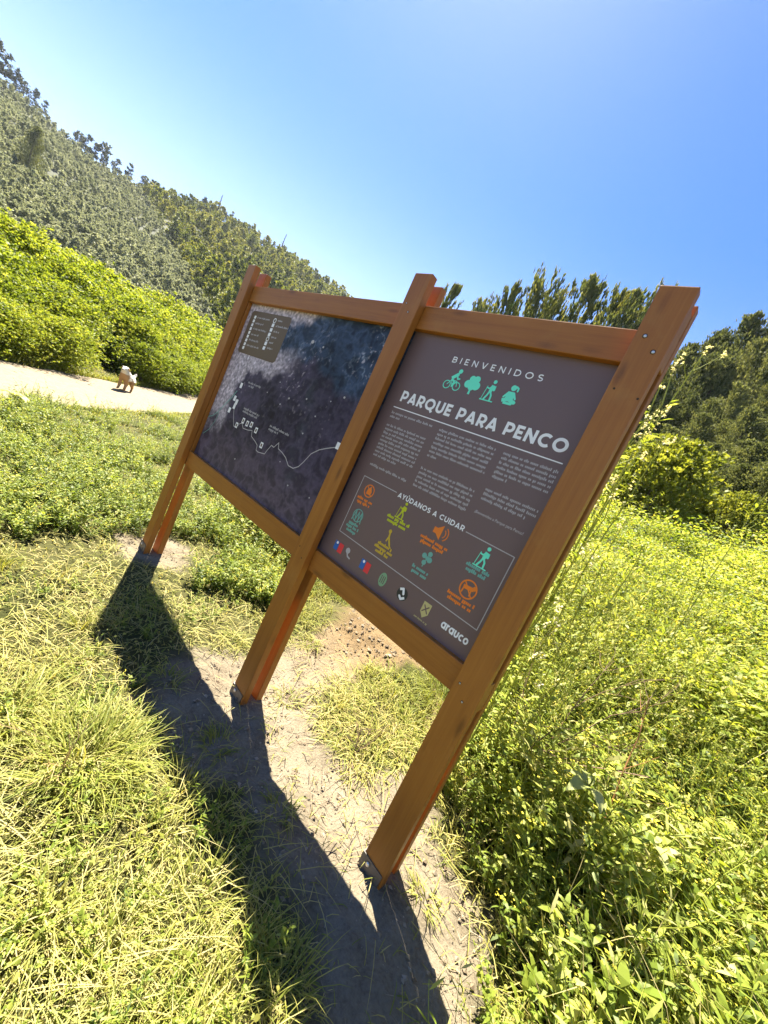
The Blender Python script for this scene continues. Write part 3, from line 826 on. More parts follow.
M_GRASS = leafmat('grass_blades', [(0, (.06, .10, .010)), (.35, (.19, .215, .030)), (.62, (.32, .30, .070)), (.82, (.42, .36, .135)), (1, (.49, .41, .20))], .38)
M_WEED = leafmat('weed_leaves', [(0, (.04, .07, .010)), (.35, (.165, .225, .026)), (.7, (.31, .35, .055)), (1, (.48, .45, .18))], .5, rough=.5, spec=.3)
M_PETAL = leafmat('yellow_petals', [(0, (.62, .52, .03)), (1, (.75, .68, .12))], .35)
M_PALEPETAL = leafmat('pale_petals', [(0, (.66, .62, .40)), (1, (.75, .72, .58))], .35)
M_STEM = leafmat('green_stems', [(0, (.16, .21, .02)), (1, (.38, .40, .07))], .25)
M_REDSTEM = leafmat('reddish_stems', [(0, (.26, .12, .05)), (1, (.34, .17, .07))], .1)

# ---- short cut grass on the left and around the sand
def polar_pts(n, r0, r1, pw, a0, a1):
    u = rng.random(n)
    r = (r0 ** pw + u * (r1 ** pw - r0 ** pw)) ** (1 / pw)
    az = RAD(a0) + rng.random(n) * RAD(a1 - a0)
    return CX + r * np.sin(az), CY + r * np.cos(az), r
grass = Acc()
x, y, r = polar_pts(330000, .25, 26, .55, -150, 60)
so, dS, dT = soil(x, y)
wd = polydist(x, y, WEED)
keep = ~pathmask(x, y, -.05) & (wd > -.25) & (rng.random(len(x)) < np.clip(1 - so * 1.0, 0.05 + .35 * sstep(.25, .75, vnoise(x, y, 4.5, 21) * .7 + vnoise(x, y, 11, 22) * .5), 1))
cl = vnoise(x, y, 5.5, 7) * .6 + vnoise(x, y, 13, 8) * .5
keep &= rng.random(len(x)) < np.clip(.75 + cl * .5, .2, 1)
x, y, r, so, wd, cl = [q[keep] for q in (x, y, r, so, wd, cl)]
n = len(x)
lush = sstep(3.5, 6.5, r) * .8 + .25 * vnoise(x, y, 1.2, 3)
h = (.045 + .05 * rng.random(n) ** 1.5) * (1 + .55 * np.clip(cl, -.6, 1)) * (1 + .5 * np.clip(lush, 0, 1)) * (1 + .02 * r)
w = .0019 * (1 + rng.random(n) * .8) * (1 + r / 3.0)
lean = .25 + rng.random(n) ** .8 * 1.15
dry = rng.random(n) < np.clip(.46 - .36 * lush - .2 * cl + .25 * vnoise(x, y, .9, 4), .03, .7)
tint = np.where(dry, .66 + .26 * rng.random(n), np.clip(.22 + .42 * rng.random(n) + .12 * vnoise(x, y, 2.4, 5) - .10 * lush, .0, .75))
blades(grass, x, y, terrain(x, y) - .005, h, w, rng.random(n) * 6.283, lean, .4 + rng.random(n) * .9, tint)
# flattened clippings and straw lying over it
x, y, r = polar_pts(60000, .25, 9, .7, -150, 60)
so, dS, dT = soil(x, y); wd = polydist(x, y, WEED)
keep = ~pathmask(x, y, 0) & (wd > -.1) & (rng.random(len(x)) < np.clip(.8 - so * .66, 0, 1)) & (rng.random(len(x)) < np.clip(.45 + .7 * vnoise(x, y, 3.1, 9), .05, 1))
x, y, r = x[keep], y[keep], r[keep]; n = len(x)
flow = 1.2 * vnoise(x, y, 2.0, 11) * 3
blades(grass, x, y, terrain(x, y) + .012 + .045 * rng.random(n), .09 + .16 * rng.random(n), .0015 * (1 + rng.random(n)) * (1 + r / 4), flow + rng.normal(0, .8, n),
       1.25 + .3 * rng.random(n), .1 + .5 * rng.random(n), np.clip(.45 + .42 * rng.random(n), 0, 1))
# taller tussocks
tx, ty, tr = polar_pts(520, .7, 14, .9, -140, 40)
so, dS, dT = soil(tx, ty); wd = polydist(tx, ty, WEED)
keep = (~pathmask(tx, ty, .1)) & (wd > -.1) & (so < .15)
for cx_, cy_, cr in zip(tx[keep], ty[keep], tr[keep]):
    n = rng.integers(18, 60); rad = .03 + .09 * rng.random()
    a_ = rng.random(n) * 6.283; q = rng.random(n) ** .6 * rad
    X, Y = cx_ + q * np.cos(a_), cy_ + q * np.sin(a_)
    blades(grass, X, Y, terrain(X, Y) - .005, (.09 + .12 * rng.random(n)), .0022 * (1 + .5 * rng.random(n)) * (1 + cr / 5), a_ + rng.normal(0, .5, n), .2 + .5 * rng.random(n), .5 + .8 * rng.random(n),
           np.clip(.30 + .35 * rng.random(n) + rng.normal(0, .08), 0, .85))
# small broad clover leaves in the turf
x, y, r = polar_pts(22000, .3, 8, 1.1, -150, 60)
so, dS, dT = soil(x, y); wd = polydist(x, y, WEED)
keep = ~pathmask(x, y, 0) & (wd > -.1) & (so < .3) & (vnoise(x, y, 3.7, 2) > .05)
x, y, r = x[keep], y[keep], r[keep]; n = len(x)
Pp = np.stack([x, y, terrain(x, y) + .02 + .05 * rng.random(n)], -1)
D = np.stack([np.cos(q := rng.random(n) * 6.283), np.sin(q), rng.normal(0, .35, n)], -1)
leaves(grass, Pp, D, np.stack([rng.normal(0, .4, n), rng.normal(0, .4, n), np.ones(n)], -1), (.013 + .016 * rng.random(n)), (.007 + .009 * rng.random(n)), .2 + .4 * rng.random(n))
x = rng.uniform(-2.9, -.2, 16000); y = rng.uniform(.9, 2.9, 16000); so, dS, dT = soil(x, y); kk = (so < .4) & (rng.random(len(x)) < .35 + .5 * sstep(-.5, .5, vnoise(x, y, 6, 4))); x, y = x[kk], y[kk]; n = len(x)
blades(grass, x, y, terrain(x, y) - .005, .08 + .14 * rng.random(n), .004 + .004 * rng.random(n), rng.random(n) * 6.283, .2 + .8 * rng.random(n), .5 + rng.random(n), np.clip(.25 + .4 * rng.random(n), 0, 1))
tag(grass.build('cut_grass', M_GRASS), kind='stuff')

# ---- tuft of long grass between the posts: a countable clump of its own
def grass_clump(name, cx_, cy_, rx, ry, n, hh, label, tlo=.25, thi=.7, group=None, lie=.0, poly=None, cat='grass clump'):
    A_ = Acc()
    if poly is not None:
        xs = cx_ + (rng.random(n * 3) * 2 - 1) * rx; ys = cy_ + (rng.random(n * 3) * 2 - 1) * ry
        kk = polydist(xs, ys, poly) + .08 * vnoise(xs, ys, 9, 1) < .03; xs, ys = xs[kk][:n], ys[kk][:n]
    else:
        a_ = rng.random(n) * 6.283; q = rng.random(n) ** .55
        xs, ys = cx_ + rx * q * np.cos(a_), cy_ + ry * q * np.sin(a_)
    n = len(xs)
    out = np.arctan2(ys - cy_, xs - cx_) + rng.normal(0, .9, n)
    z0 = float(terrain(cx_, cy_))
    blades(A_, xs - cx_, ys - cy_, terrain(xs, ys) - z0 - .005, hh * (.45 + .75 * rng.random(n)), .0025 + .004 * rng.random(n), out, .25 + lie + .6 * rng.random(n), .6 + 1.0 * rng.random(n), tlo + (thi - tlo) * rng.random(n))
    o = A_.build(name, M_GRASS, None, (cx_, cy_, z0))
    return tag(o, label, cat, group)
grass_clump('grass_clump', -.62, .85, .42, .75, 1500, .20, 'mown green and straw grass lying on the soil between middle and right posts', .2, .95, poly=TUFT, lie=.45)
grass_clump('grass_clump', -.48, 1.42, .22, .16, 420, .34, 'tall bright green grass clump arching just under the welcome panel lower rail', .15, .5)
for i_, (gx_, gy_, rx_, h_) in enumerate(((-.85, 1.98, .2, .26), (-.66, 1.75, .16, .24), (-.35, 1.75, .2, .30), (-1.05, 2.05, .22, .30), (-1.55, 1.98, .20, .26), (-2.05, 1.72, .24, .32), (-2.35, 1.30, .20, .24), (-2.6, 1.9, .28, .36))):
    grass_clump('grass_clump', gx_, gy_, rx_, .16, 340, h_, 'long green grass clump at the back edge of the bare soil behind the notice board', .12, .5, 'grass clumps behind the notice board')
for gx_, gy_, rx_, n_ in ((-1.62, .22, .10, 90), (-1.38, -.30, .08, 70), (-.86, -.26, .09, 80), (-.42, -.18, .07, 60), (-1.02, .30, .08, 70), (.20, .16, .06, 50), (.02, -.46, .09, 90), (-1.75, .75, .12, 120), (-1.45, .80, .09, 90)):
    grass_clump('grass_tuft', gx_, gy_, rx_, rx_ * .8, n_, .11, 'small sparse grass tuft growing on the bare soil around the posts', .2, .7, 'small grass tufts on the bare soil', lie=.3, cat='grass tuft')
grass_clump('grass_clump', -.95, -.80, .20, .16, 520, .26, 'dense tall grass tussock left of the shadow of the middle post', .2, .62)
grass_clump('grass_clump', -1.25, -1.02, .13, .12, 260, .24, 'smaller grass tussock at the left edge in the foreground', .25, .7)

# ---- pale clods and pebbles on the sand
peb = Acc()
x = rng.uniform(-3.6, .7, 17000); y = rng.uniform(-.8, 2.0, 17000)
so, dS, dT = soil(x, y); kk = so > .5; x, y = x[kk], y[kk]; n = len(x)
r = .0025 + .010 * rng.random(n) ** 5
md = .10 * np.exp(-((x + 1.2) ** 2 / .35 + (y - 1.55) ** 2 / .12)) + .06 * np.exp(-((x + 1.6) ** 2 / .1 + (y - 1.35) ** 2 / .1))
r = r * (1 + .9 * sstep(.9, 1.4, y))
zz = terrain(x, y) + md
oc = np.array([[1, 0, 0], [-1, 0, 0], [0, 1, 0], [0, -1, 0], [0, 0, .75], [0, 0, -.6]])
of = np.array([[0, 2, 4], [2, 1, 4], [1, 3, 4], [3, 0, 4], [2, 0, 5], [1, 2, 5], [3, 1, 5], [0, 3, 5]])
V = oc[None] * r[:, None, None] * rng.uniform(.6, 1.4, (n, 6, 1))
V = rotz(V, (rng.random(n) * 6.28)[:, None]) + np.stack([x, y, zz + r * .2], -1)[:, None]
peb.add(V.reshape(-1, 3), (of[None] + (np.arange(n) * 6)[:, None, None]).reshape(-1, 3), np.repeat(rng.random(n), 6))
x = rng.uniform(-3.4, .6, 5200); y = rng.uniform(-.7, 1.9, 5200); so, dS, dT = soil(x, y); kk = (so > .3) & (vnoise(x, y, 4, 40) + .6 * rng.random(len(x)) > 0); x, y = x[kk], y[kk]; n = len(x)
blades(peb, x, y, terrain(x, y) + .006 + .008 * rng.random(n), .025 + .07 * rng.random(n) ** 2, .0018 + .0016 * rng.random(n), rng.random(n) * 6.283, 1.4 + .15 * rng.random(n), .1 * rng.random(n), .9 * rng.random(n) ** 1.5)
m, nt, nd, lk, b = newmat('earth_clods'); at = nd.new('ShaderNodeAttribute'); at.attribute_name = 'tint'
r_ = ramp(nd, [(0, (.15, .105, .062)), (.6, (.22, .17, .11)), (1, (.30, .25, .18))]); lk.new(at.outputs['Fac'], r_.inputs['Fac']); lk.new(r_.outputs['Color'], b.inputs['Base Color']); b.inputs['Roughness'].default_value = .95
tag(peb.build('earth_clods', m), kind='stuff')

# ---- weed templates
def weed_template(kind, seed):
    R_ = np.random.default_rng(seed); A_ = Acc()
    if kind == 3:        # broad leaved rosette
        n = 14; a2 = np.arange(n) * 2.4 + R_.random(n) * .6
        D = np.stack([np.cos(a2), np.sin(a2), .55 + .5 * R_.random(n)], -1)
        P = np.stack([.02 * np.cos(a2), .02 * np.sin(a2), .16 + .16 * R_.random(n)], -1)
        leaves(A_, P, D, np.tile([0, 0, 1.0], (n, 1)), (.050 + .035 * R_.random(n)), (.022 + .013 * R_.random(n)), np.clip(.34 + .22 * R_.random(n), 0, 1), 0, .18)
        return A_
    ns = {0: 5, 1: 7, 2: 4}[kind]
    for s_ in range(ns):
        az = R_.random() * 6.283; H = {0: .42, 1: .30, 2: .55}[kind] * (.6 + .6 * R_.random()); ln = .15 + .55 * R_.random()
        t = np.linspace(0, 1, 6)[:, None]
        rad = np.array([[math.cos(az), math.sin(az), 0]])
        pts = rad * (.03 + H * ln * t ** 1.6) + np.array([[0, 0, 1]]) * H * (t - .18 * ln * t ** 2) + R_.normal(0, .008, (6, 3)) * t
        tube(A_, pts, .0032, .0012, 3, .5, 1)
        nl = {0: 17, 1: 20, 2: 13}[kind]
        u = R_.random(nl) ** .75 * .98 + .02
        P = np.stack([np.interp(u, t[:, 0], pts[:, i]) for i in range(3)], -1)
        a2 = R_.random(nl) * 6.283
        D = np.stack([np.cos(a2), np.sin(a2), R_.normal(.25, .4, nl)], -1)
        N = np.stack([R_.normal(0, .35, nl), R_.normal(0, .35, nl), np.ones(nl)], -1)
        if kind == 0: L, Wd = .04 + .06 * R_.random(nl), .014 + .018 * R_.random(nl)
        elif kind == 1: L, Wd = .026 + .034 * R_.random(nl), .014 + .016 * R_.random(nl)
        else: L, Wd = .05 + .07 * R_.random(nl), .008 + .008 * R_.random(nl)
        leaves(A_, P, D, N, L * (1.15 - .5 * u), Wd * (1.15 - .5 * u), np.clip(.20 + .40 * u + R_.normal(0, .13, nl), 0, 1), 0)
        if kind != 2 and R_.random() < .22:
            nf = R_.integers(2, 7); Pf = pts[-1] + R_.normal(0, .016, (nf, 3))
            for pf in Pf:
                a3 = np.arange(4) * 1.571 + R_.random()
                D = np.stack([np.cos(a3), np.sin(a3), np.full(4, .35)], -1)
                leaves(A_, np.tile(pf, (4, 1)), D, np.tile([0, 0, 1.0], (4, 1)), np.full(4, .0075), np.full(4, .006), R_.random(4), 2)
    return A_
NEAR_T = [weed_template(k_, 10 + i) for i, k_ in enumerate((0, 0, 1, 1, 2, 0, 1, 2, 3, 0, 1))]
def far_template(seed):
    R_ = np.random.default_rng(seed); A_ = Acc(); n = 84
    P = R_.normal(0, 1, (n, 3)) * np.array([.16, .16, .0]); P[:, 2] = .05 + .40 * R_.random(n) ** .8
    a2 = R_.random(n) * 6.283
    D = np.stack([np.cos(a2), np.sin(a2), R_.normal(.35, .5, n)], -1); N = np.stack([R_.normal(0, .4, n), R_.normal(0, .4, n), np.ones(n)], -1)
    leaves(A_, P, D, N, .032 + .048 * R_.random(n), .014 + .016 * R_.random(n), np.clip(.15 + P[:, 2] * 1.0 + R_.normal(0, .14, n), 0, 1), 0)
    nf = 2; P = R_.normal(0, 1, (nf, 3)) * np.array([.15, .15, 0]); P[:, 2] = .36 + .14 * R_.random(nf)
    leaves(A_, P, R_.normal(0, 1, (nf, 3)), np.tile([0, 0, 1.0], (nf, 1)), np.full(nf, .03), np.full(nf, .022), R_.random(nf), 2)
    return A_
FAR_T = [far_template(40 + i) for i in range(5)]
weeds = Acc()
def scatter_weeds(T_, n, r0, r1, pw, a0, a1, sc0, sc1, edge=.25):
    x, y, r = polar_pts(n, r0, r1, pw, a0, a1)
    wd = polydist(x, y, WEED)
    keep = (wd < -.02) & ~pathmask(x, y, .1) & (soil(x, y)[0] < .35)
    x, y, r, wd = x[keep], y[keep], r[keep], wd[keep]; n = len(x)
    patch = vnoise(x, y, 1.7, 6) + .7 * vnoise(x, y, 4.2, 16)
    under = sstep(.55, -.3, x) * sstep(-2.9, -2.2, x * 0 - 2) * sstep(3.2, 1.9, y)         # kept low behind the panels
    sc = (sc0 + (sc1 - sc0) * rng.random(n)) * (.55 + .45 * sstep(0, edge, -wd)) * np.clip(1 + .34 * patch, .4, 2)
    stamp(weeds, T_, x, y, terrain(x, y) - .02, sc, rng.random(n) * 6.283, .14 * patch + rng.normal(0, .08, n) + np.select([rng.random(n) < .12, rng.random(n) < .2], [.34, -.2], 0.0))
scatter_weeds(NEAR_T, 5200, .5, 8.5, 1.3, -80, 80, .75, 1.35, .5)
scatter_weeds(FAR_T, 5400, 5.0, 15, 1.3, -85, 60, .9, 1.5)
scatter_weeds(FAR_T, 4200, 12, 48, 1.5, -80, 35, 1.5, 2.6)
# tall wispy stems beyond the right post
def wisp_template(seed):
    R_ = np.random.default_rng(seed); A_ = Acc(); az = R_.random() * 6.283; H = 1.0
    t = np.linspace(0, 1, 9)[:, None]; rad = np.array([[math.cos(az), math.sin(az), 0]])
    pts = rad * (.28 * R_.random() + .05) * t ** 2 + np.array([[0, 0, 1]]) * H * t + R_.normal(0, .012, (9, 3)) * t
    tube(A_, pts, .0034, .0012, 4, .75, 1)
    for q_ in range(9):
        u = .25 + .72 * R_.random(); p0 = np.array([np.interp(u, t[:, 0], pts[:, i]) for i in range(3)]); a2 = R_.random() * 6.283; l_ = .07 + .15 * R_.random() * (1.1 - u)
        sh = p0 + np.array([math.cos(a2) * .6, math.sin(a2) * .6, .9]) * l_ * np.linspace(0, 1, 4)[:, None]
        tube(A_, sh, .0016, .0008, 3, .7, 1)
        n = 7; P = sh[-1] - (sh[-1] - sh[0]) * R_.random(n)[:, None] * .8; D = R_.normal(0, 1, (n, 3)) + np.array([0, 0, .7])
        leaves(A_, P, D, np.tile([0, 0, 1.0], (n, 1)), .012 + .022 * R_.random(n), .004 + .006 * R_.random(n), .45 + .5 * R_.random(n), 0)
        if R_.random() < .4: leaves(A_, np.tile(sh[-1], (3, 1)), R_.normal(0, 1, (3, 3)), np.tile([0, 0, 1.0], (3, 1)), np.full(3, .010), np.full(3, .008), R_.random(3), 2)
    n = 16; u = R_.random(n) ** 1.4; P = np.stack([np.interp(u, t[:, 0], pts[:, i]) for i in range(3)], -1); a2 = R_.random(n) * 6.283
    leaves(A_, P, np.stack([np.cos(a2), np.sin(a2), R_.normal(.5, .3, n)], -1), np.tile([0, 0, 1.0], (n, 1)), .04 + .06 * R_.random(n), .010 + .012 * R_.random(n), .35 + .5 * R_.random(n), 0)
    return A_
WISP_T = [wisp_template(70 + i) for i in range(7)]
x = rng.uniform(-.9, 3.6, 620); y = .75 + 5.5 * rng.random(620) ** 1.2; wd = polydist(x, y, WEED); az_ = np.degrees(np.arctan2(x - CX, y - CY))
keep = (wd < -.25) & ((vnoise(x, y, 2.2, 31) > -.1) | (az_ < -4)); x, y = x[keep], y[keep]; n = len(x)
rr_ = np.hypot(x - CX, y - CY)
stamp(weeds, WISP_T, x, y, terrain(x, y) - .02, (.50 + .55 * rng.random(n)) * (.55 + .45 * sstep(2.2, 3.2, rr_)), rng.random(n) * 6.283, rng.normal(0, .08, n))
az_ = rng.uniform(-24, 6, 330); d_ = 2.7 + 3.6 * rng.random(330); x, y = CX + d_ * np.sin(RAD(1) * az_), CY + d_ * np.cos(RAD(1) * az_)
keep = polydist(x, y, WEED) < -.3; keep &= rng.random(330) < sstep(8, -14, az_) + .25; x, y, d_ = x[keep], y[keep], d_[keep]; n = len(x)
stamp(weeds, WISP_T, x, y, terrain(x, y) - .02, (.95 + .65 * rng.random(n)) * (.75 + .25 * sstep(2.7, 4, d_)), rng.random(n) * 6.283, rng.normal(.05, .1, n))
# low leafy weeds in the turf on the left
for n_, r0_, r1_, a_, b_, s0_, s1_ in ((5200, 3.2, 13, -100, -45, .45, .85), (900, .7, 4, -150, -20, .22, .42)):
    x, y, r = polar_pts(n_, r0_, r1_, 1.2, a_, b_); wd = polydist(x, y, WEED)
    keep = (wd > 0) & ~pathmask(x, y, .08) & (soil(x, y)[0] < .05) & (vnoise(x, y, 2.1, 8) + .5 * vnoise(x, y, 6, 9) > (-.15 if r0_ > 2 else .2))
    x, y = x[keep], y[keep]; n = len(x)
    stamp(weeds, NEAR_T, x, y, terrain(x, y) - .02, s0_ + (s1_ - s0_) * rng.random(n), rng.random(n) * 6.283, rng.normal(-.05, .12, n))
# grass growing through the weeds
x, y, r = polar_pts(60000, .5, 8, 1.0, -85, 95); wd = polydist(x, y, WEED)
keep = (wd < 0) & (soil(x, y)[0] < .35); x, y, r, wd = x[keep], y[keep], r[keep], wd[keep]; n = len(x)
patch = vnoise(x, y, 2.3, 14)
blades(weeds, x, y, terrain(x, y) - .01, (.14 + .26 * rng.random(n)) * (.5 + .5 * sstep(0, .6, -wd)) * (1 + .3 * patch), (.0026 + .003 * rng.random(n)) * (1 + r / 5), rng.random(n) * 6.283, .1 + .7 * rng.random(n), .5 + 1.1 * rng.random(n),
       np.clip(.35 + .4 * rng.random(n) + .15 * patch, 0, 1), 3)
# long pale stems and old straw criss-crossing the weeds
x, y, r = polar_pts(9000, .5, 9, 1.1, -80, 95); wd = polydist(x, y, WEED)
keep = (wd < -.05) & (soil(x, y)[0] < .35); x, y, r, wd = x[keep], y[keep], r[keep], wd[keep]; n = len(x)
blades(weeds, x, y, terrain(x, y), (.30 + .5 * rng.random(n)) * (.45 + .55 * sstep(0, .6, -wd)), .0032 * (1 + r / 5) * (.7 + .8 * rng.random(n)), rng.random(n) * 6.283, .1 + 1.0 * rng.random(n) ** 2, .2 + 1.3 * rng.random(n),
       np.clip(.58 + .40 * rng.random(n), 0, 1), 3)
tag(weeds.build('meadow_weeds', [M_WEED, M_STEM, M_PETAL, M_GRASS]), kind='stuff')

# ---- individual plants that stand out of the weeds
def stalk_plant(name, root, tips, label, cat, petal=True, r=.0048, leafn=22, stemmat=None, seed=1, group=None):
    R_ = np.random.default_rng(seed)
    root = np.array([root[0], root[1], float(terrain(root[0], root[1])) - .02])
    e_ = empty(name, root); tag(e_, label, cat, group)
    for tip in tips:
        tip = np.array(tip) - root
        t = np.linspace(0, 1, 12)[:, None]
        mid = tip * .5 + np.array([-.30 * tip[0], -.30 * tip[1], .06 * tip[2]]) + R_.normal(0, .07, 3)
        pts = 2 * t * (1 - t) * mid + t ** 2 * tip + R_.normal(0, .010, (12, 3)) * t
        S_ = Acc(); tube(S_, pts, r * 1.25, r * .5, 5, .75, 0)
        # side shoots near the top
        shoots = []
        for q in range(9):
            u = .30 + .66 * R_.random(); p0 = np.array([np.interp(u, t[:, 0], pts[:, i]) for i in range(3)])
            d_ = R_.normal(0, 1, 3); d_[2] = abs(d_[2]) + .8; d_ /= np.linalg.norm(d_)
            ln = .08 + .16 * R_.random(); sh = p0 + d_ * ln * np.linspace(0, 1, 4)[:, None] + np.array([0, 0, .03]) * (np.linspace(0, 1, 4)[:, None] ** 2)
            tube(S_, sh, r * .4, r * .2, 4, .6, 0); shoots.append(sh)
        S_.build('stem', stemmat or M_STEM, e_)
        Lf = Acc(); n = leafn * 3; u = .9 * R_.random(n) ** 1.5; P = np.stack([np.interp(u, t[:, 0], pts[:, i]) for i in range(3)], -1)
        a2 = R_.random(n) * 6.283; D = np.stack([np.cos(a2), np.sin(a2), R_.normal(.3, .3, n)], -1)
        leaves(Lf, P, D, np.tile([0, 0, 1.0], (n, 1)), .05 + .06 * R_.random(n), .015 + .018 * R_.random(n), .35 + .5 * R_.random(n))
        Lf.build('leaves', M_WEED, e_)
        if petal:
            Fl = Acc()
            for sh in shoots + [pts[-3:]]:
                for q in range(5):
                    pf = sh[-1] + R_.normal(0, .010, 3) - np.array([0, 0, .015]) * q * .6
                    D = R_.normal(0, 1, (4, 3)); D[:, 2] += .5
                    leaves(Fl, np.tile(pf, (4, 1)), D, np.tile([0, 0, 1.0], (4, 1)), np.full(4, .014), np.full(4, .011), R_.random(4))
            Fl.build('flower_head', M_PALEPETAL, e_)
    return e_
def P3(az, d, z):
    x, y = polar(az, d); return (x, y, z)
stalk_plant('flowering_stalk', P3(-13.2, 2.55, 0)[:2], [P3(-10.6, 2.38, 2.66), P3(-12.0, 2.4, 2.45)], 'tallest pale flowered wild mustard stalk rising right behind the right post', 'flower stalk', seed=3, r=.0062)
stalk_plant('flowering_stalk', P3(-11.2, 2.9, 0)[:2], [P3(-9.2, 2.75, 2.95), P3(-11.4, 2.8, 2.72), P3(-13.9, 2.8, 2.62)], 'wild mustard plant with three pale heads, just right of the tallest stalk', 'flower stalk', seed=31, r=.006)
stalk_plant('flowering_stalk', P3(-9.5, 2.7, 0)[:2], [P3(-12.8, 2.6, 2.70), P3(-8.4, 2.6, 2.35)], 'pale flowered mustard stalk before the dark conifers, second from the right post', 'flower stalk', seed=4)
stalk_plant('flowering_stalk', P3(2.2, 4.6, 0)[:2], [P3(3.0, 4.4, 2.92), P3(-.2, 4.5, 2.45)], 'leaning budded stalk at the right edge in front of the dark forest foot', 'flower stalk', petal=False, seed=5)
stalk_plant('flowering_stalk', P3(-12.0, 2.3, 0)[:2], [P3(-13.6, 2.25, 2.12), P3(-10.2, 2.25, 1.95), P3(-15, 2.3, 1.9)], 'shorter branching mustard plant hugging the right edge of the right post', 'flower stalk', seed=8, leafn=26)
stalk_plant('flowering_stalk', P3(-6.0, 2.5, 0)[:2], [P3(-7.8, 2.4, 1.85), P3(-4.6, 2.4, 1.72)], 'low feathery green stalk plant in the weeds below the rounded shrub', 'flower stalk', petal=False, seed=9, leafn=30)
stalk_plant('reddish_stalk', (.62, 1.02), [(.56, 1.42, .98)], 'thin reddish brown bare stalk leaning out of the weeds at lower right', 'stalk', petal=False, r=.005, leafn=3, stemmat=M_REDSTEM, seed=6)

def bare_shrub(name, root, h, label, seed, n=9, mat=None, spread=.5, cat='dry shrub', r=.005):
    R_ = np.random.default_rng(seed); A_ = Acc()
    z0 = float(terrain(*root)) - .02
    def grow(p, d, ln, r, dep):
        k = 5; pts = [p]
        for i in range(k - 1):
            d = d + R_.normal(0, .13, 3); d /= np.linalg.norm(d); pts.append(pts[-1] + d * ln / (k - 1))
        tube(A_, pts, r, r * .55, 4, .5)
        if dep > 0:
            for q in range(3):
                j = R_.integers(1, k); dd = d + R_.normal(0, .55, 3); dd[2] = abs(dd[2]) * .7 + .15; dd /= np.linalg.norm(dd)
                grow(np.array(pts[j]), dd, ln * .55, r * .55, dep - 1)
    for i in range(n):
        a_ = R_.random() * 6.283; d = np.array([math.cos(a_) * spread, math.sin(a_) * spread, 1.0]); d /= np.linalg.norm(d)
        grow(np.zeros(3), d, h * (.6 + .5 * R_.random()), r, 2)
    return tag(A_.build(name, mat or M_TWIG, None, (root[0], root[1], z0)), label, cat)
bare_shrub('dry_shrub', (.10, 1.38), .95, 'dark bare branching dry shrub standing in the weeds right of the right post', 11, 5, r=.0055)
bare_shrub('dry_sprig', (-.50, .42), .26, 'small dry dark sprig at the sandy edge of the grass clump between the posts', 12, 4, spread=.35, r=.003)
bare_shrub('dry_sprig', (-.98, -.86), .24, 'bent pale dry stems poking out of the tall tussock in the left foreground', 13, 3, mat=flat('straw_stem', (.42, .30, .13), .8), spread=.9, r=.004)

M_DOCK = leafmat('pale_dock_leaf', [(0, (.26, .31, .08)), (1, (.46, .46, .18))], .4)
def dock(name, root, z, az0, nl, L, label, seed):
    R_ = np.random.default_rng(seed); z0 = float(terrain(*root))
    e_ = empty(name, (root[0], root[1], z0)); tag(e_, label, 'broadleaf plant')
    S_ = Acc(); tube(S_, np.array([[0, 0, 0], [.01, 0, z * .5], [.0, .01, z]]), .006, .004, 5, .5); S_.build('stem', M_STEM, e_)
    for i in range(nl):
        a_ = az0 + i * 6.283 / nl * .8 + R_.normal(0, .2); Lf = Acc(); t = np.linspace(0, 1, 9); l_ = L * (.8 + .4 * R_.random())
        bx, bz = l_ * t * .85, z * .9 + l_ * (.45 * t - .55 * t * t); wv = l_ * .36 * np.sin(PI * t ** .8) ** .8 * .5 + .002
        V = []
        for s_ in (-1, 0, 1):
            V.append(np.stack([bx, s_ * wv, bz + abs(s_) * wv * .35 + R_.normal(0, .0015, 9)], -1))
        V = rotz(np.concatenate(V), a_); idx = np.arange(27).reshape(3, 9)
        F_ = np.stack([idx[:-1, :-1], idx[:-1, 1:], idx[1:, 1:], idx[1:, :-1]], -1).reshape(-1, 4)
        Lf.add(V, F_, .3 + .6 * R_.random()); Lf.build('leaf', M_DOCK, e_, smooth=True)
dock('dock_plant', (.50, .85), .60, 1.9, 4, .17, 'pale broad leaved dock plant in the weeds right of the right post foot', 21)
dock('dock_plant', (.80, .92), .54, -.6, 3, .16, 'smaller dock plant with pale drooping leaves at lower right', 22)
dock('dock_plant', (-6.6, -.55), .34, .4, 6, .22, 'leafy weed standing up at the left edge before the gravel path', 23)

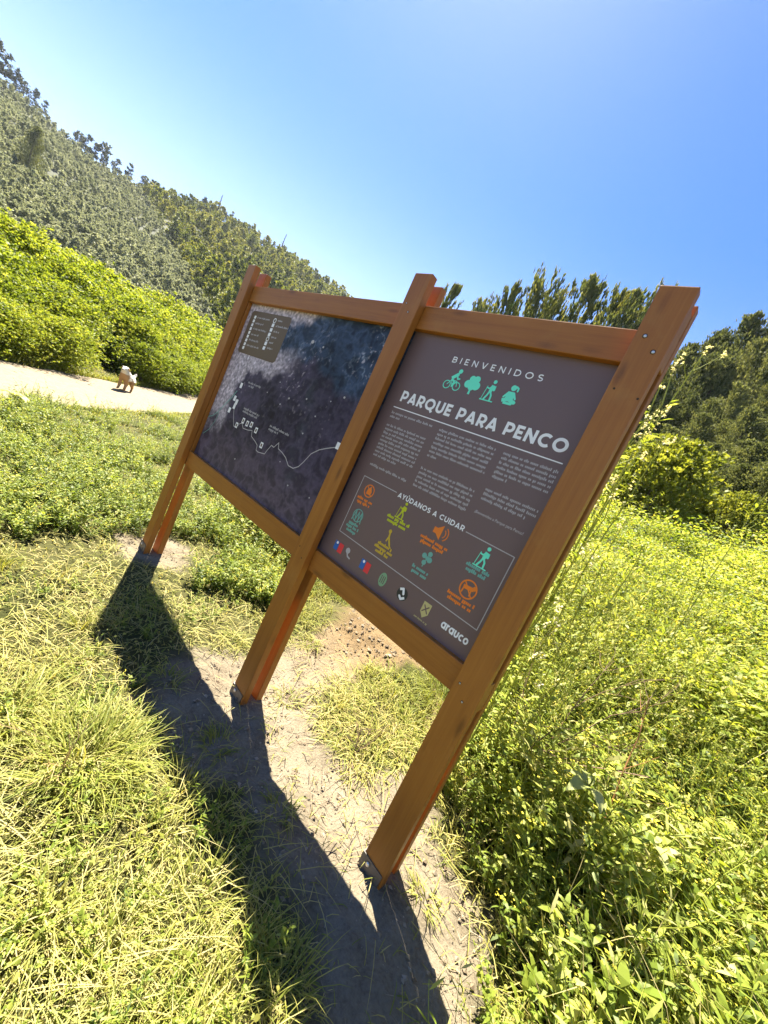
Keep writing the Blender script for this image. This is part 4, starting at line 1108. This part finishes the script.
# ---- trees
def crown(A_, prof, n, R_, leafL, leafW, per=5, squash=1.0, up=.35, tintbase=.4, mat=0, gaps=1.0, windy=(0, 0), limbs=None, spread=(.10, .13), align=.75, cvar=.12):
    """clumped foliage: prof(u)-> radius at relative height u (returns z, r); sprays sit on limbs"""
    nlimb = limbs or max(14, n // 26)
    u = R_.random(nlimb) ** .85
    a_ = R_.random(nlimb) * 6.283
    z, rr = prof(u)
    rr = rr * (.62 + .5 * R_.random(nlimb))
    for i in range(nlimb):
        base_ = np.array([0, 0, z[i] - rr[i] * up * .6])
        tip = np.array([math.cos(a_[i]) * rr[i], math.sin(a_[i]) * rr[i] * squash, z[i] + rr[i] * up * .5])
        tip = tip + np.array([windy[0], windy[1], 0]) * u[i] ** 2
        m_ = int(n / nlimb * gaps)
        t = .25 + .78 * R_.random(m_) ** .7
        P = base_ + (tip - base_) * t[:, None] + R_.normal(0, 1, (m_, 3)) * (spread[0] + spread[1] * rr[i]) * np.array([1, 1, .75])
        P = np.repeat(P, per, 0); k_ = len(P)
        D = (tip - base_) / (np.linalg.norm(tip - base_) + 1e-6) + R_.normal(0, align, (k_, 3)) + np.array([0, 0, up])
        leaves(A_, P, D, R_.normal(0, 1, (k_, 3)) + np.array([0, 0, .6]), leafL * (.6 + .8 * R_.random(k_)), leafW * (.6 + .8 * R_.random(k_)),
               np.clip(tintbase + R_.normal(0, cvar) + R_.normal(0, .10, k_), 0, 1), mat)

M_CONIFER = leafmat('conifer_needles', [(0, (.055, .075, .030)), (.45, (.16, .185, .075)), (.8, (.27, .28, .11)), (1, (.36, .36, .14))], .4, objvar=.22)
M_PINE = leafmat('pine_needles', [(0, (.05, .085, .036)), (.45, (.16, .19, .065)), (.8, (.29, .28, .08)), (1, (.37, .33, .09))], .48, objvar=.15)
M_BRAMBLE = leafmat('bramble_leaves', [(0, (.06, .09, .010)), (.4, (.18, .24, .022)), (.75, (.31, .35, .045)), (1, (.42, .42, .11))], .45, objvar=.3)
M_BUSH = leafmat('shrub_leaves', [(0, (.055, .08, .014)), (.5, (.22, .25, .03)), (1, (.40, .40, .07))], .42, objvar=.1)
M_EUC = leafmat('eucalyptus_leaves', [(0, (.14, .16, .09)), (.5, (.29, .30, .185)), (1, (.42, .42, .27))], .35, tcol=(1.1, 1.1, .8), objvar=.22)
M_MIX = leafmat('mixed_forest_leaves', [(0, (.05, .075, .018)), (.4, (.145, .175, .035)), (.75, (.26, .26, .05)), (1, (.34, .32, .08))], .35, objvar=.5)
M_FARDARK = leafmat('ridge_pine_needles', [(0, (.035, .055, .040)), (1, (.10, .115, .07))], .2, objvar=.3)

def conifer_mesh(seed, H, R0, n, leafL, leafW, shape, tintbase, mat, windy=(0, 0), per=5, low=.04):
    R_ = np.random.default_rng(seed)
    A_ = Acc()
    if shape == 'pine':
        prof = lambda u: (H * (low + (1 - low) * u), R0 * (1 - u) ** .60 * (.55 + .45 * np.minimum(1, u * 6)) + .10 * R0)
        upv = 1.7; kw = dict(limbs=105, spread=(.003, .055), align=.32, cvar=.16)
    elif shape == 'spire':
        prof = lambda u: (H * (low + (1 - low) * u), R0 * (1 - u) ** .62 * (.75 + .25 * np.minimum(1, u * 5)) + .06 * R0)
        upv = 1.25; kw = dict(limbs=340, spread=(.005, .085), align=.38, cvar=.15)
    else:
        prof = lambda u: (H * (low + (1 - low) * u), R0 * np.sqrt(np.clip(1 - (u * 1.02 - .30) ** 2 / .52, 0.02, 1)))
        upv = .35; kw = dict(limbs=230, spread=(.012, .10), align=.7, cvar=.17)
    crown(A_, prof, n, R_, leafL, leafW, per, up=upv, tintbase=tintbase, windy=windy, **kw)
    cr = A_.mesh('crown', mat)
    B_ = Acc(); t = np.linspace(0, 1, 7)[:, None]
    tube(B_, np.array([[windy[0] * .8, windy[1] * .8, 0]]) * t ** 2 + np.array([[0, 0, H * .96]]) * t, .022 * H, .003 * H, 7)
    for q in range(7):
        u = .12 + .7 * R_.random(); a2 = R_.random() * 6.283; z_ = H * u; l_ = R0 * (1 - u) * .8
        tube(B_, np.array([[0, 0, z_], [math.cos(a2) * l_ * .5, math.sin(a2) * l_ * .5, z_ + l_ * .12], [math.cos(a2) * l_, math.sin(a2) * l_, z_ + l_ * .35]]), .006 * H, .002 * H, 4)
    return cr, B_.mesh('trunk', M_BARK)
def put_tree(name, meshes, x, y, s, rz, label, cat, group=None, z=None, parts=True, sz=None):
    z = float(terrain(x, y)) if z is None else z
    if parts:
        e_ = empty(name, (x, y, z - .1), rz); e_.scale = (s, s, s * (sz or 1))
        tag(e_, label, cat, group)
        for nm, me in zip(('crown', 'trunk'), meshes): link(bpy.data.objects.new(nm, me), e_)
        return e_
    o = bpy.data.objects.new(name, meshes[0]); o.location = (x, y, z); o.rotation_euler = (0, 0, rz); o.scale = (s, s, s * (sz or 1))
    link(o); return tag(o, label, cat, group)

# pines whose tops show over the top rail
PINE = [conifer_mesh(60 + i, 1.0, .26 + .03 * (i % 3), 5200, .020, .0050, 'pine', .46, M_PINE, per=6, windy=(.03, .02)) for i in range(3)]
pine_pos = [(-41.6, 33, 24.6, .75, 'lone slim pine top right of the middle post, over the top rail'),
            (-33.6, 33, 27.1, .95, 'bushy pine top second from the left over the top rail'),
            (-28.9, 32, 29.3, 1.0, 'highest pine top over the right half of the top rail'),
            (-24.2, 32, 29.6, 1.1, 'broad pine top right of the highest one over the top rail'),
            (-20.4, 31, 29.9, 1.0, 'pine top just left of the head of the right post'),
            (-17.2, 32, 30.8, .9, 'pine tip barely showing at the head of the right post'),
            (-36.6, 52, 24.3, 1.0, 'small distant pine tip low over the top rail left of the bushy pine')]
for i, (az, d, el, wd_, lab) in enumerate(pine_pos):
    x, y = polar(az, d); z0 = float(terrain(x, y)); H = CAM.z + d * math.tan(RAD(el - .9)) - z0
    e_ = put_tree('pine_tree', PINE[i % 3], x, y, 1, i * 1.3, lab, 'pine tree')
    e_.scale = (H * wd_ * .68, H * wd_ * .68, H)

# dense dark conifers on the right slope
CON = [conifer_mesh(80 + i, 1.0, .23, 7600, .016, .0052, 'spire', .42, M_CONIFER, per=5) for i in range(4)]
specs = []
for d_, drop, st_, a0_ in ((34.5, 0, 1.9, -11.6), (31.5, 2.6, 2.0, -12.4), (28.8, 6.4, 2.1, -13.8), (26.2, 9.6, 2.2, -12.8), (24.0, 12.2, 2.3, -15.0), (22.0, 14.6, 2.5, -12.0)):
    az = a0_
    while az < 22:
        sky_ = float(np.interp(az, [-18, -11, -9.8, -8.1, -6.8, -5.6, 0, 10, 25], [22, 25.5, 27.3, 28.6, 29.7, 30.5, 32.5, 34, 34]))
        specs.append((az, d_ + rng.uniform(-.7, .7), sky_ - drop - 1.2 + rng.normal(0, .55)))
        az += st_ * rng.uniform(.85, 1.15) * (1 if az < 7 else 1.8)
specs += [(-17, 36, 22), (-21, 36, 21), (-25, 36, 20)]
for i, (az, d, el) in enumerate(specs):
    x, y = polar(az + rng.normal(0, .3), d); z0 = float(terrain(x, y)); H = CAM.z + d * math.tan(RAD(el)) - z0
    e_ = put_tree('conifer_tree', CON[i % 4], x, y, 1, i * 2.1, 'dark green conifer in the dense forest on the right slope', 'conifer', 'dark conifers on the right slope')
    wdt = max(.85 * H, 6.5); e_.scale = (wdt, wdt, H)

# round shrubs at the forest foot
def bush_mesh(seed, n, leafL, leafW, mat, tintbase=.5, flatb=1.0, per=5):
    R_ = np.random.default_rng(seed); A_ = Acc()
    prof = lambda u: (.08 + .86 * u * flatb, .52 * np.sqrt(np.clip(1 - (u - .35) ** 2 / .46, .03, 1)))
    crown(A_, prof, n, R_, leafL, leafW, per, up=.45, tintbase=tintbase, limbs=130, spread=(.03, .13), cvar=.16)
    B_ = Acc()
    for q in range(6):
        a2 = R_.random() * 6.283
        tube(B_, np.array([[0, 0, 0], [.12 * math.cos(a2), .12 * math.sin(a2), .3], [.3 * math.cos(a2), .3 * math.sin(a2), .62]]), .018, .006, 5)
    return A_.mesh('foliage', mat), B_.mesh('stems', M_BARK)
def put_bush(meshes, x, y, w, h, rz, label, cat='shrub', group=None, name='shrub'):
    e_ = empty(name, (x, y, float(terrain(x, y)) - .05), rz); e_.scale = (w, w, h); tag(e_, label, cat, group)
    for nm, me in zip(('foliage', 'stems'), meshes): link(bpy.data.objects.new(nm, me), e_)
    return e_
SH = [bush_mesh(100 + i, 2200, .050, .026, M_BUSH, .52) for i in range(2)]
def elbush(az, d, el, w, i, label, S_=None):
    x, y = polar(az, d); h = CAM.z + d * math.tan(RAD(el)) - float(terrain(x, y)) + .05
    return put_bush((S_ or SH)[i % 2], x, y, w, max(h, .8), i * 1.7, label)
elbush(-6.4, 17.0, 16.2, 3.1, 0, 'rounded yellow-green shrub standing before the dark conifers right of the right post')
elbush(-9.8, 17.0, 10.4, 1.9, 1, 'low yellow-green shrub between the right post and the rounded shrub')
elbush(1.4, 18.0, 13.0, 1.5, 0, 'small pale shrub at the foot of the forest near the right edge')
elbush(-2.2, 18.5, 12.6, 1.4, 1, 'small shrub just right of the rounded shrub at the forest foot')

# bramble thicket behind the path
BR = [bush_mesh(120 + i, 4600, .031, .016, M_BRAMBLE, .5, per=5) for i in range(4)]
q = 0
bram = []
for row, (off, hh, ww, st) in enumerate(((3.1, 1.25, 1.9, 1.25), (4.3, 1.9, 2.6, 1.7), (6.0, 2.45, 3.4, 2.2), (8.3, 2.75, 4.2, 2.8))):
    s_ = -8.0 + row * .5
    while s_ < 30:
        sc_ = 1 + max(0, s_ - 4) * .024
        x, y = P0 + PD * (s_ + rng.normal(0, .2)) + PN * (off + rng.normal(0, .15))
        az_ = math.degrees(math.atan2(x - CX, y - CY))
        gap = (row == 0 and -78.2 < az_ < -74.8) or (row == 1 and -77.6 < az_ < -75.8)
        if not gap:
            h = hh * (.86 + .28 * rng.random()) * sc_ * (.92 if s_ < 0 else 1); w = ww * (.9 + .25 * rng.random()) * sc_
            put_bush(BR[q % 4], x, y, w, h, q * 1.1, 'sunlit yellow-green bramble bush in the thicket behind the gravel path', 'bush', 'bramble bushes behind the gravel path', 'bramble_bush')
            q += 1
        s_ += st * sc_
# long grass along the far and near verge of the path
vg = Acc()
n = 9000; s_ = rng.uniform(-7, 26, n); side = rng.random(n) < .7; v = np.where(side, 2.40 + .5 * rng.random(n) ** 1.5, -.12 - .5 * rng.random(n) ** 1.5)
x = P0[0] + s_ * PD[0] + v * PN[0]; y = P0[1] + s_ * PD[1] + v * PN[1]
blades(vg, x, y, terrain(x, y) - .01, np.where(side, .22, .13) * (.6 + .8 * rng.random(n)), .012 * (1 + .8 * rng.random(n)), rng.random(n) * 6.28, .1 + .6 * rng.random(n), .4 + rng.random(n), np.clip(.25 + .4 * rng.random(n), 0, 1))
tag(vg.build('verge_grass', M_GRASS), kind='stuff')

# ---- the hill on the left
def hill_z(az, d):
    az = np.asarray(az, float)
    el = np.interp(az, [-180, -130, -100, -89, -82, -76, -71, -63, -55, -48, -40, -32], [6, 11, 14.6, 15.0, 14.2, 14.9, 16.6, 17.0, 16.6, 14.5, 9, 2])
    top = CAM.z + 250 * np.tan(np.radians(el))
    f = np.clip((np.asarray(d, float) - 48) / (250 - 48), 0, 1.0)
    prof = f ** 1.12 * (1 - .0) 
    over = np.clip((np.asarray(d, float) - 250) / 120, 0, 1)
    zz = -1 + (top + 1) * prof * (1 - .35 * over)
    xx = CX + d * np.sin(np.radians(az)); yy = CY + d * np.cos(np.radians(az))
    return zz + (1.6 * vnoise(xx, yy, .045, 2) + .8 * vnoise(xx, yy, .12, 3)) * np.sin(PI * np.clip(f, 0, 1)) * 1.5
hz = Acc()
azs = np.arange(-150, -29, 1.0); ds = np.concatenate([np.arange(44, 256, 5), np.arange(262, 380, 20)])
AZ, DD = np.meshgrid(azs, ds)
X = CX + DD * np.sin(np.radians(AZ)); Y = CY + DD * np.cos(np.radians(AZ)); Z = hill_z(AZ, DD)
ny, nx = X.shape; idx = np.arange(nx * ny).reshape(ny, nx)
F = np.stack([idx[:-1, :-1], idx[1:, :-1], idx[1:, 1:], idx[:-1, 1:]], -1).reshape(-1, 4)
F = F[:, ::-1]
hz.add(np.stack([X, Y, Z], -1), F)
m, nt, nd, lk, b = newmat('hill_undergrowth')
tc = nd.new('ShaderNodeTexCoord'); n1 = nd.new('ShaderNodeTexNoise'); n1.inputs['Scale'].default_value = .25; n1.inputs['Detail'].default_value = 8; n1.inputs['Roughness'].default_value = .7
lk.new(tc.outputs['Object'], n1.inputs['Vector'])
r = ramp(nd, [(.35, (.026, .032, .017)), (.55, (.042, .048, .027)), (.7, (.06, .066, .040))]); lk.new(n1.outputs['Fac'], r.inputs['Fac']); lk.new(r.outputs['Color'], b.inputs['Base Color']); b.inputs['Roughness'].default_value = .95
tag(hz.build('hill', m, smooth=True), kind='structure')

def clump_mesh(seed, mat, n, H, W_, L, Wd, shape=0, tb=.45):
    R_ = np.random.default_rng(seed); A_ = Acc()
    if shape == 0:      # ovoid
        prof = lambda u: (H * (.05 + .9 * u), W_ * np.sqrt(np.clip(1 - (u - .38) ** 2 / .42, .02, 1)))
    else:               # spire
        prof = lambda u: (H * (.05 + .95 * u), W_ * (1 - u) ** .8 + .06 * W_)
    crown(A_, prof, n, R_, L, Wd, 4, up=.4, tintbase=tb, limbs=30, spread=(.015, .12), align=.9, cvar=.10)
    return A_.mesh('far_tree', mat)
EUC = [clump_mesh(200 + i, M_EUC, 300, 1, .27, .085, .050) for i in range(4)]
MIXA = [clump_mesh(210 + i, M_MIX, 300, 1, .32, .080, .045) for i in range(3)] + [clump_mesh(216 + i, M_MIX, 280, 1, .24, .080, .032, 1, .5) for i in range(3)]
RIDGE = [clump_mesh(220 + i, M_FARDARK, 200, 1, .22, .09, .03, 1) for i in range(3)] + [clump_mesh(226 + i, M_FARDARK, 200, 1, .26, .09, .04, 0) for i in range(2)]
def boundary(el):      # azimuth where the plantation ends and the mixed wood begins
    return np.interp(el, [0, 4, 8, 12, 15, 20], [-66, -67.5, -70.5, -75, -78.6, -80])
cand = []
# planted rows running down the slope
for rowaz in np.arange(-100, -60, 1.0):
    d = 70.0
    while d < 246:
        az = rowaz + rng.normal(0, .10) + .05 * (d - 150)
        z = float(hill_z(az, d)); el = math.degrees(math.atan2(z - CAM.z, d))
        if az < boundary(el) + rng.normal(0, .5):
            cand.append((az, d, z, 0))
        d += 3.3 * (.9 + .2 * rng.random())
for _ in range(1500):
    az = rng.uniform(-82, -42); d = (rng.uniform(70 ** 1.6, 250 ** 1.6)) ** (1 / 1.6); z = float(hill_z(az, d)); el = math.degrees(math.atan2(z - CAM.z, d))
    if az > boundary(el): cand.append((az, d, z, 1))
# which of them show in the frame, not behind the sign's panels or the thicket
def to_px(p):
    v = MR.transposed() @ (Vector(p) - CAM)
    return 384 + 389.43 * v.x / -v.z, 512 - 389.43 * v.y / -v.z, -v.z
vis = {0: [], 1: []}; rest = {0: [], 1: []}
for az, d, z, kd in cand:
    x, y = polar(az, d); s_ = (2.7 if kd == 0 else rng.uniform(2.6, 6.2)) * (.8 + .4 * rng.random())
    px, py, dp = to_px((x, y, z + s_ * .5))
    el = math.degrees(math.atan2(z - CAM.z, d))
    shown = dp > 0 and -5 < px < 345 and 40 < py and el > 4.0 and az < -54
    (vis if shown else rest)[kd].append((d / s_, x, y, z, s_))
for kd, meshes, nm, lab, cat, grp in ((0, EUC, 'eucalyptus_tree', 'young grey-green eucalyptus planted in rows on the left hillside', 'eucalyptus', 'eucalyptus planted in rows on the hill'),
                                      (1, MIXA, 'woodland_tree', 'olive-green tree in the mixed wood on the hill behind the map panel', 'tree', 'mixed woodland trees on the hill')):
    L_ = sorted(vis[kd]); top = L_[:290]; others = L_[290:] + [q_ for q_ in rest[kd] if q_[3] > hill_z(-80, 66)]
    for i, (_, x, y, z, s_) in enumerate(top):
        o = bpy.data.objects.new(nm, meshes[i % len(meshes)]); o.location = (x, y, z - .2); o.rotation_euler = (0, 0, rng.random() * 6.28)
        wd_ = s_ * rng.uniform(.95, 1.3); o.scale = (wd_, wd_, s_ * rng.uniform(1.0, 1.4)); link(o); tag(o, lab, cat, grp)
    far = Acc(); tmp = []
    for me in meshes[:4]:
        T_ = Acc(); vv = np.empty(len(me.vertices) * 3, np.float32); me.vertices.foreach_get('co', vv)
        ll = np.empty(len(me.loops), np.int32); me.loops.foreach_get('vertex_index', ll); sz = np.empty(len(me.polygons), np.int32); me.polygons.foreach_get('loop_total', sz)
        tt_ = np.empty(len(me.vertices), np.float32); me.attributes['tint'].data.foreach_get('value', tt_)
        T_.v = [vv.reshape(-1, 3)]; T_.loops = [ll]; T_.sizes = [sz]; T_.mat = [np.zeros(len(sz), int)]; T_.t = [tt_]; tmp.append(T_)
    O_ = np.array([o_[1:] for o_ in others])
    stamp(far, tmp, O_[:, 0], O_[:, 1], O_[:, 2] - .2, O_[:, 3] * 1.15, rng.random(len(O_)) * 6.28, rng.normal(0, .14, len(O_)))
    tag(far.build('far_' + ('plantation' if kd == 0 else 'woodland'), meshes[0].materials[0]), kind='stuff')
# trees and snags standing on the ridge line
ridge_spec = [(-89.6, 17.4, 9, 0), (-88.9, 17.0, 8, 1), (-88.2, 16.6, 8, 2), (-87.6, 16.0, 7, 3), (-86.9, 16.2, 6, 0), (-86.2, 15.9, 6, 1), (-90.5, 17.5, 9, 2),
              (-83.6, 15.6, 4.5, 3), (-82.9, 15.9, 5.5, 4), (-82.2, 15.7, 5, 0), (-81.5, 16.2, 6, 3), (-80.4, 15.7, 4.5, 4), (-79.4, 16.0, 4.5, 1), (-78.0, 15.9, 4, 3), (-77.2, 16.1, 4, 4), (-76.4, 16.0, 4, 0), (-75.2, 16.4, 4, 3),
              (-73.8, 17.0, 5, 1), (-72.6, 17.6, 5.5, 0), (-70.2, 17.7, 5, 2)]
for i, (az, el, s_, kk) in enumerate(ridge_spec):
    d = 247; x, y = polar(az, d); zt = CAM.z + d * math.tan(RAD(el)); zb = float(hill_z(az, d)) - .5; hh = max(zt - zb, s_)
    o = put_tree('ridge_tree', (RIDGE[kk],), x, y, hh, i * 1.9, 'dark tree on the skyline of the left hill', 'tree', 'dark trees along the hill skyline', zb, False); o.scale = (hh * 1.1, hh * 1.1, hh)
for i, az in enumerate(np.arange(-69.4, -53, .62)):
    d = 246; x, y = polar(az, d); s_ = rng.uniform(4.5, 7.0); zb = float(hill_z(az, d)) - .6
    o = put_tree('ridge_tree', (MIXA[3 + i % 3],), x, y, s_, i * 2.3, 'olive spired tree on the skyline of the hill above the map panel', 'tree', 'spired trees along the hill skyline', zb, False)
for az, el, nm in ((-71.2, 18.9, 'tall bare snag on the hill skyline, left of the other one'), (-63.6, 19.4, 'tall thin snag on the hill skyline above the left post')):
    d = 244; x, y = polar(az, d); zb = float(hill_z(az, d)); H = CAM.z + d * math.tan(RAD(el)) - zb
    A_ = Acc(); tube(A_, np.array([[0, 0, -1], [.1, .1, H * .5], [.3, 0, H]]), .42, .12, 5)
    for q_ in range(12):
        u = .35 + .6 * rng.random(); a2 = rng.random() * 6.28; l_ = 1.4 * (1.1 - u) + .3
        tube(A_, np.array([[.1, .1, H * u], [math.cos(a2) * l_, math.sin(a2) * l_, H * u + .6 * l_]]), .12, .05, 4)
    tag(A_.build('snag', M_BARK, None, (x, y, zb)), nm, 'dead tree')
# one large dark tree among the plantation at the left edge
for az, d, s_ in ((-86.2, 128, 12.0),):
    x, y = polar(az, d); put_tree('dark_tree', CON[1], x, y, s_, .7, 'large dark tree among the grey-green plantation at the left edge', 'tree', None, float(hill_z(az, d)) - .5, True, .9)

# ------------------------------------------------------------------ dog on the path
def dog(x, y, face):
    z0 = float(terrain(x, y)) + .035
    e_ = empty('dog', (x, y, z0), face)
    tag(e_, 'fluffy white and tan dog standing on the gravel path before the thicket', 'dog')
    J = {'pel': (-.30, 0, .50), 'bel': (-.06, 0, .49), 'che': (.20, 0, .52), 'nec': (.33, 0, .66), 'hed': (.40, 0, .77), 'muz': (.51, 0, .735), 'nos': (.56, 0, .725),
         'ta1': (-.44, 0, .53), 'ta2': (-.54, 0, .60), 'ta3': (-.57, 0, .70)}
    E_ = [('pel', 'bel'), ('bel', 'che'), ('che', 'nec'), ('nec', 'hed'), ('hed', 'muz'), ('muz', 'nos'), ('pel', 'ta1'), ('ta1', 'ta2'), ('ta2', 'ta3')]
    Rr = {'pel': .145, 'bel': .15, 'che': .175, 'nec': .12, 'hed': .098, 'muz': .052, 'nos': .036, 'ta1': .05, 'ta2': .055, 'ta3': .03}
    for s_, t_ in ((1, 'l'), (-1, 'r')):
        J.update({'sh' + t_: (.21, .10 * s_, .40), 'eb' + t_: (.16, .105 * s_, .29), 'wr' + t_: (.20, .10 * s_, .14), 'pa' + t_: (.215, .10 * s_, .045), 'to' + t_: (.27, .10 * s_, .03),
                  'hi' + t_: (-.29, .10 * s_, .40), 'kn' + t_: (-.19, .11 * s_, .28), 'ho' + t_: (-.36, .11 * s_, .17), 'hp' + t_: (-.345, .11 * s_, .045), 'ht' + t_: (-.29, .11 * s_, .03),
                  'e1' + t_: (.37, .075 * s_, .83), 'e2' + t_: (.385, .125 * s_, .77)})
        E_ += [('che', 'sh' + t_), ('sh' + t_, 'eb' + t_), ('eb' + t_, 'wr' + t_), ('wr' + t_, 'pa' + t_), ('pa' + t_, 'to' + t_), ('pel', 'hi' + t_), ('hi' + t_, 'kn' + t_), ('kn' + t_, 'ho' + t_),
               ('ho' + t_, 'hp' + t_), ('hp' + t_, 'ht' + t_), ('hed', 'e1' + t_), ('e1' + t_, 'e2' + t_)]
        Rr.update({'sh' + t_: .085, 'eb' + t_: .062, 'wr' + t_: .042, 'pa' + t_: .040, 'to' + t_: .036, 'hi' + t_: .10, 'kn' + t_: .075, 'ho' + t_: .042, 'hp' + t_: .038, 'ht' + t_: .036, 'e1' + t_: .032, 'e2' + t_: .022})
    names_ = list(J); me = bpy.data.meshes.new('body')
    me.from_pydata([J[n_] for n_ in names_], [(names_.index(a_), names_.index(b_)) for a_, b_ in E_], [])
    o = bpy.data.objects.new('body', me); link(o)
    o.modifiers.new('skin', 'SKIN')
    for i, n_ in enumerate(names_):
        sv = me.skin_vertices[0].data[i]; sv.radius = (Rr[n_], Rr[n_]); sv.use_root = (n_ == 'pel')
    sb = o.modifiers.new('sub', 'SUBSURF'); sb.levels = 3; sb.render_levels = 3
    dg = bpy.context.evaluated_depsgraph_get(); dg.update()
    me2 = bpy.data.meshes.new_from_object(o.evaluated_get(dg)); bpy.data.objects.remove(o)
    mats = [flat('white_fur', (.62, .58, .50), .9), flat('tan_fur', (.36, .22, .10), .9)]
    me2.materials.clear(); [me2.materials.append(m_) for m_ in mats]
    for v in me2.vertices:      # shaggy coat
        c = v.co; v.co = c + v.normal * .016 * noise.fractal(c * 26, 1.0, 2.0, 3)
    for p in me2.polygons:
        p.use_smooth = True; c = p.center
        p.material_index = 1 if (c.z + .05 * noise.noise(c * 9) < .40 or (c.x > .24 and c.z < .60) or (c.z > .72 and abs(c.y) > .10)) else 0
    link(bpy.data.objects.new('body', me2), e_)
    for nm, loc, r_, in (('nose', (.585, 0, .735), .02), ('eye', (.475, .05, .79), .013), ('eye', (.475, -.05, .79), .013)):
        bm = bmesh.new(); bmesh.ops.create_uvsphere(bm, u_segments=10, v_segments=7, radius=r_)
        for v in bm.verts: v.co += Vector(loc)
        bm_obj(nm, bm, M_BLACK, e_, smooth=True)
    return e_
px_, py_ = polar(-73.7, 15.0)
dg_ = dog(px_, py_, RAD(-38)); dg_.scale = (.86, .86, .86)

# ------------------------------------------------------------------ thin summer haze
bm = bmesh.new(); bmesh.ops.create_cube(bm, size=1)
for v in bm.verts: v.co = Vector((v.co.x * 1060, v.co.y * 1060, -12 + (v.co.z + .5) * 142))
hm, nt, nd, lk, b = newmat('haze_air'); nd.remove(b)
pv = nd.new('ShaderNodeVolumePrincipled'); pv.inputs['Color'].default_value = (.86, .93, 1, 1); pv.inputs['Density'].default_value = .00015; pv.inputs['Anisotropy'].default_value = .2
lk.new(pv.outputs[0], nd['Material Output'].inputs['Volume'])
tag(bm_obj('haze', bm, hm), kind='stuff')

# ------------------------------------------------------------------ light, sky, view
SUN_AZ, SUN_EL = -63.0, 62.0
sd = Vector((math.sin(RAD(SUN_AZ)) * math.cos(RAD(SUN_EL)), math.cos(RAD(SUN_AZ)) * math.cos(RAD(SUN_EL)), math.sin(RAD(SUN_EL))))
ld = bpy.data.lights.new('sun', 'SUN'); ld.energy = 5.0; ld.angle = RAD(.55); ld.color = (1, .93, .78)
lo = bpy.data.objects.new('sun', ld); link(lo); lo.rotation_euler = sd.to_track_quat('Z', 'Y').to_euler(); lo.location = (0, 0, 30)
w = bpy.data.worlds.new('World'); scene.world = w; w.use_nodes = True
nt = w.node_tree; bg = nt.nodes['Background']; sk = nt.nodes.new('ShaderNodeTexSky'); sk.sky_type = 'NISHITA'
sk.sun_disc = False; sk.sun_elevation = RAD(SUN_EL); sk.sun_rotation = RAD(SUN_AZ)
sk.air_density = 1.0; sk.dust_density = .35; sk.ozone_density = 3.0; sk.altitude = 50
hs = nt.nodes.new('ShaderNodeHueSaturation'); hs.inputs['Saturation'].default_value = 1.24; hs.inputs['Hue'].default_value = .512
nt.links.new(sk.outputs[0], hs.inputs['Color']); tcw = nt.nodes.new('ShaderNodeTexCoord'); sxw = nt.nodes.new('ShaderNodeSeparateXYZ'); nt.links.new(tcw.outputs['Generated'], sxw.inputs[0])
for sock, lo_, hi_ in (('Saturation', .98, 1.36), ('Value', 1.04, .92)):      # paler, brighter sky low over the hills
    mpw = nt.nodes.new('ShaderNodeMapRange'); mpw.interpolation_type = 'SMOOTHSTEP'
    for i_, v_ in ((1, .16), (2, .60), (3, lo_), (4, hi_)): mpw.inputs[i_].default_value = v_
    nt.links.new(sxw.outputs['Z'], mpw.inputs[0]); nt.links.new(mpw.outputs[0], hs.inputs[sock])
nt.links.new(hs.outputs[0], bg.inputs['Color']); bg.inputs['Strength'].default_value = .05
scene.view_settings.view_transform = 'Standard'; scene.view_settings.look = 'None'
scene.view_settings.exposure = 2.45; scene.view_settings.gamma = 1
scene.view_settings.use_curve_mapping = False
scene.render.engine = 'CYCLES'
cy = scene.cycles
cy.max_bounces = 7; cy.diffuse_bounces = 4; cy.transmission_bounces = 4; cy.glossy_bounces = 3; cy.transparent_max_bounces = 4
cy.use_denoising = True
cy.caustics_reflective = False; cy.caustics_refractive = False
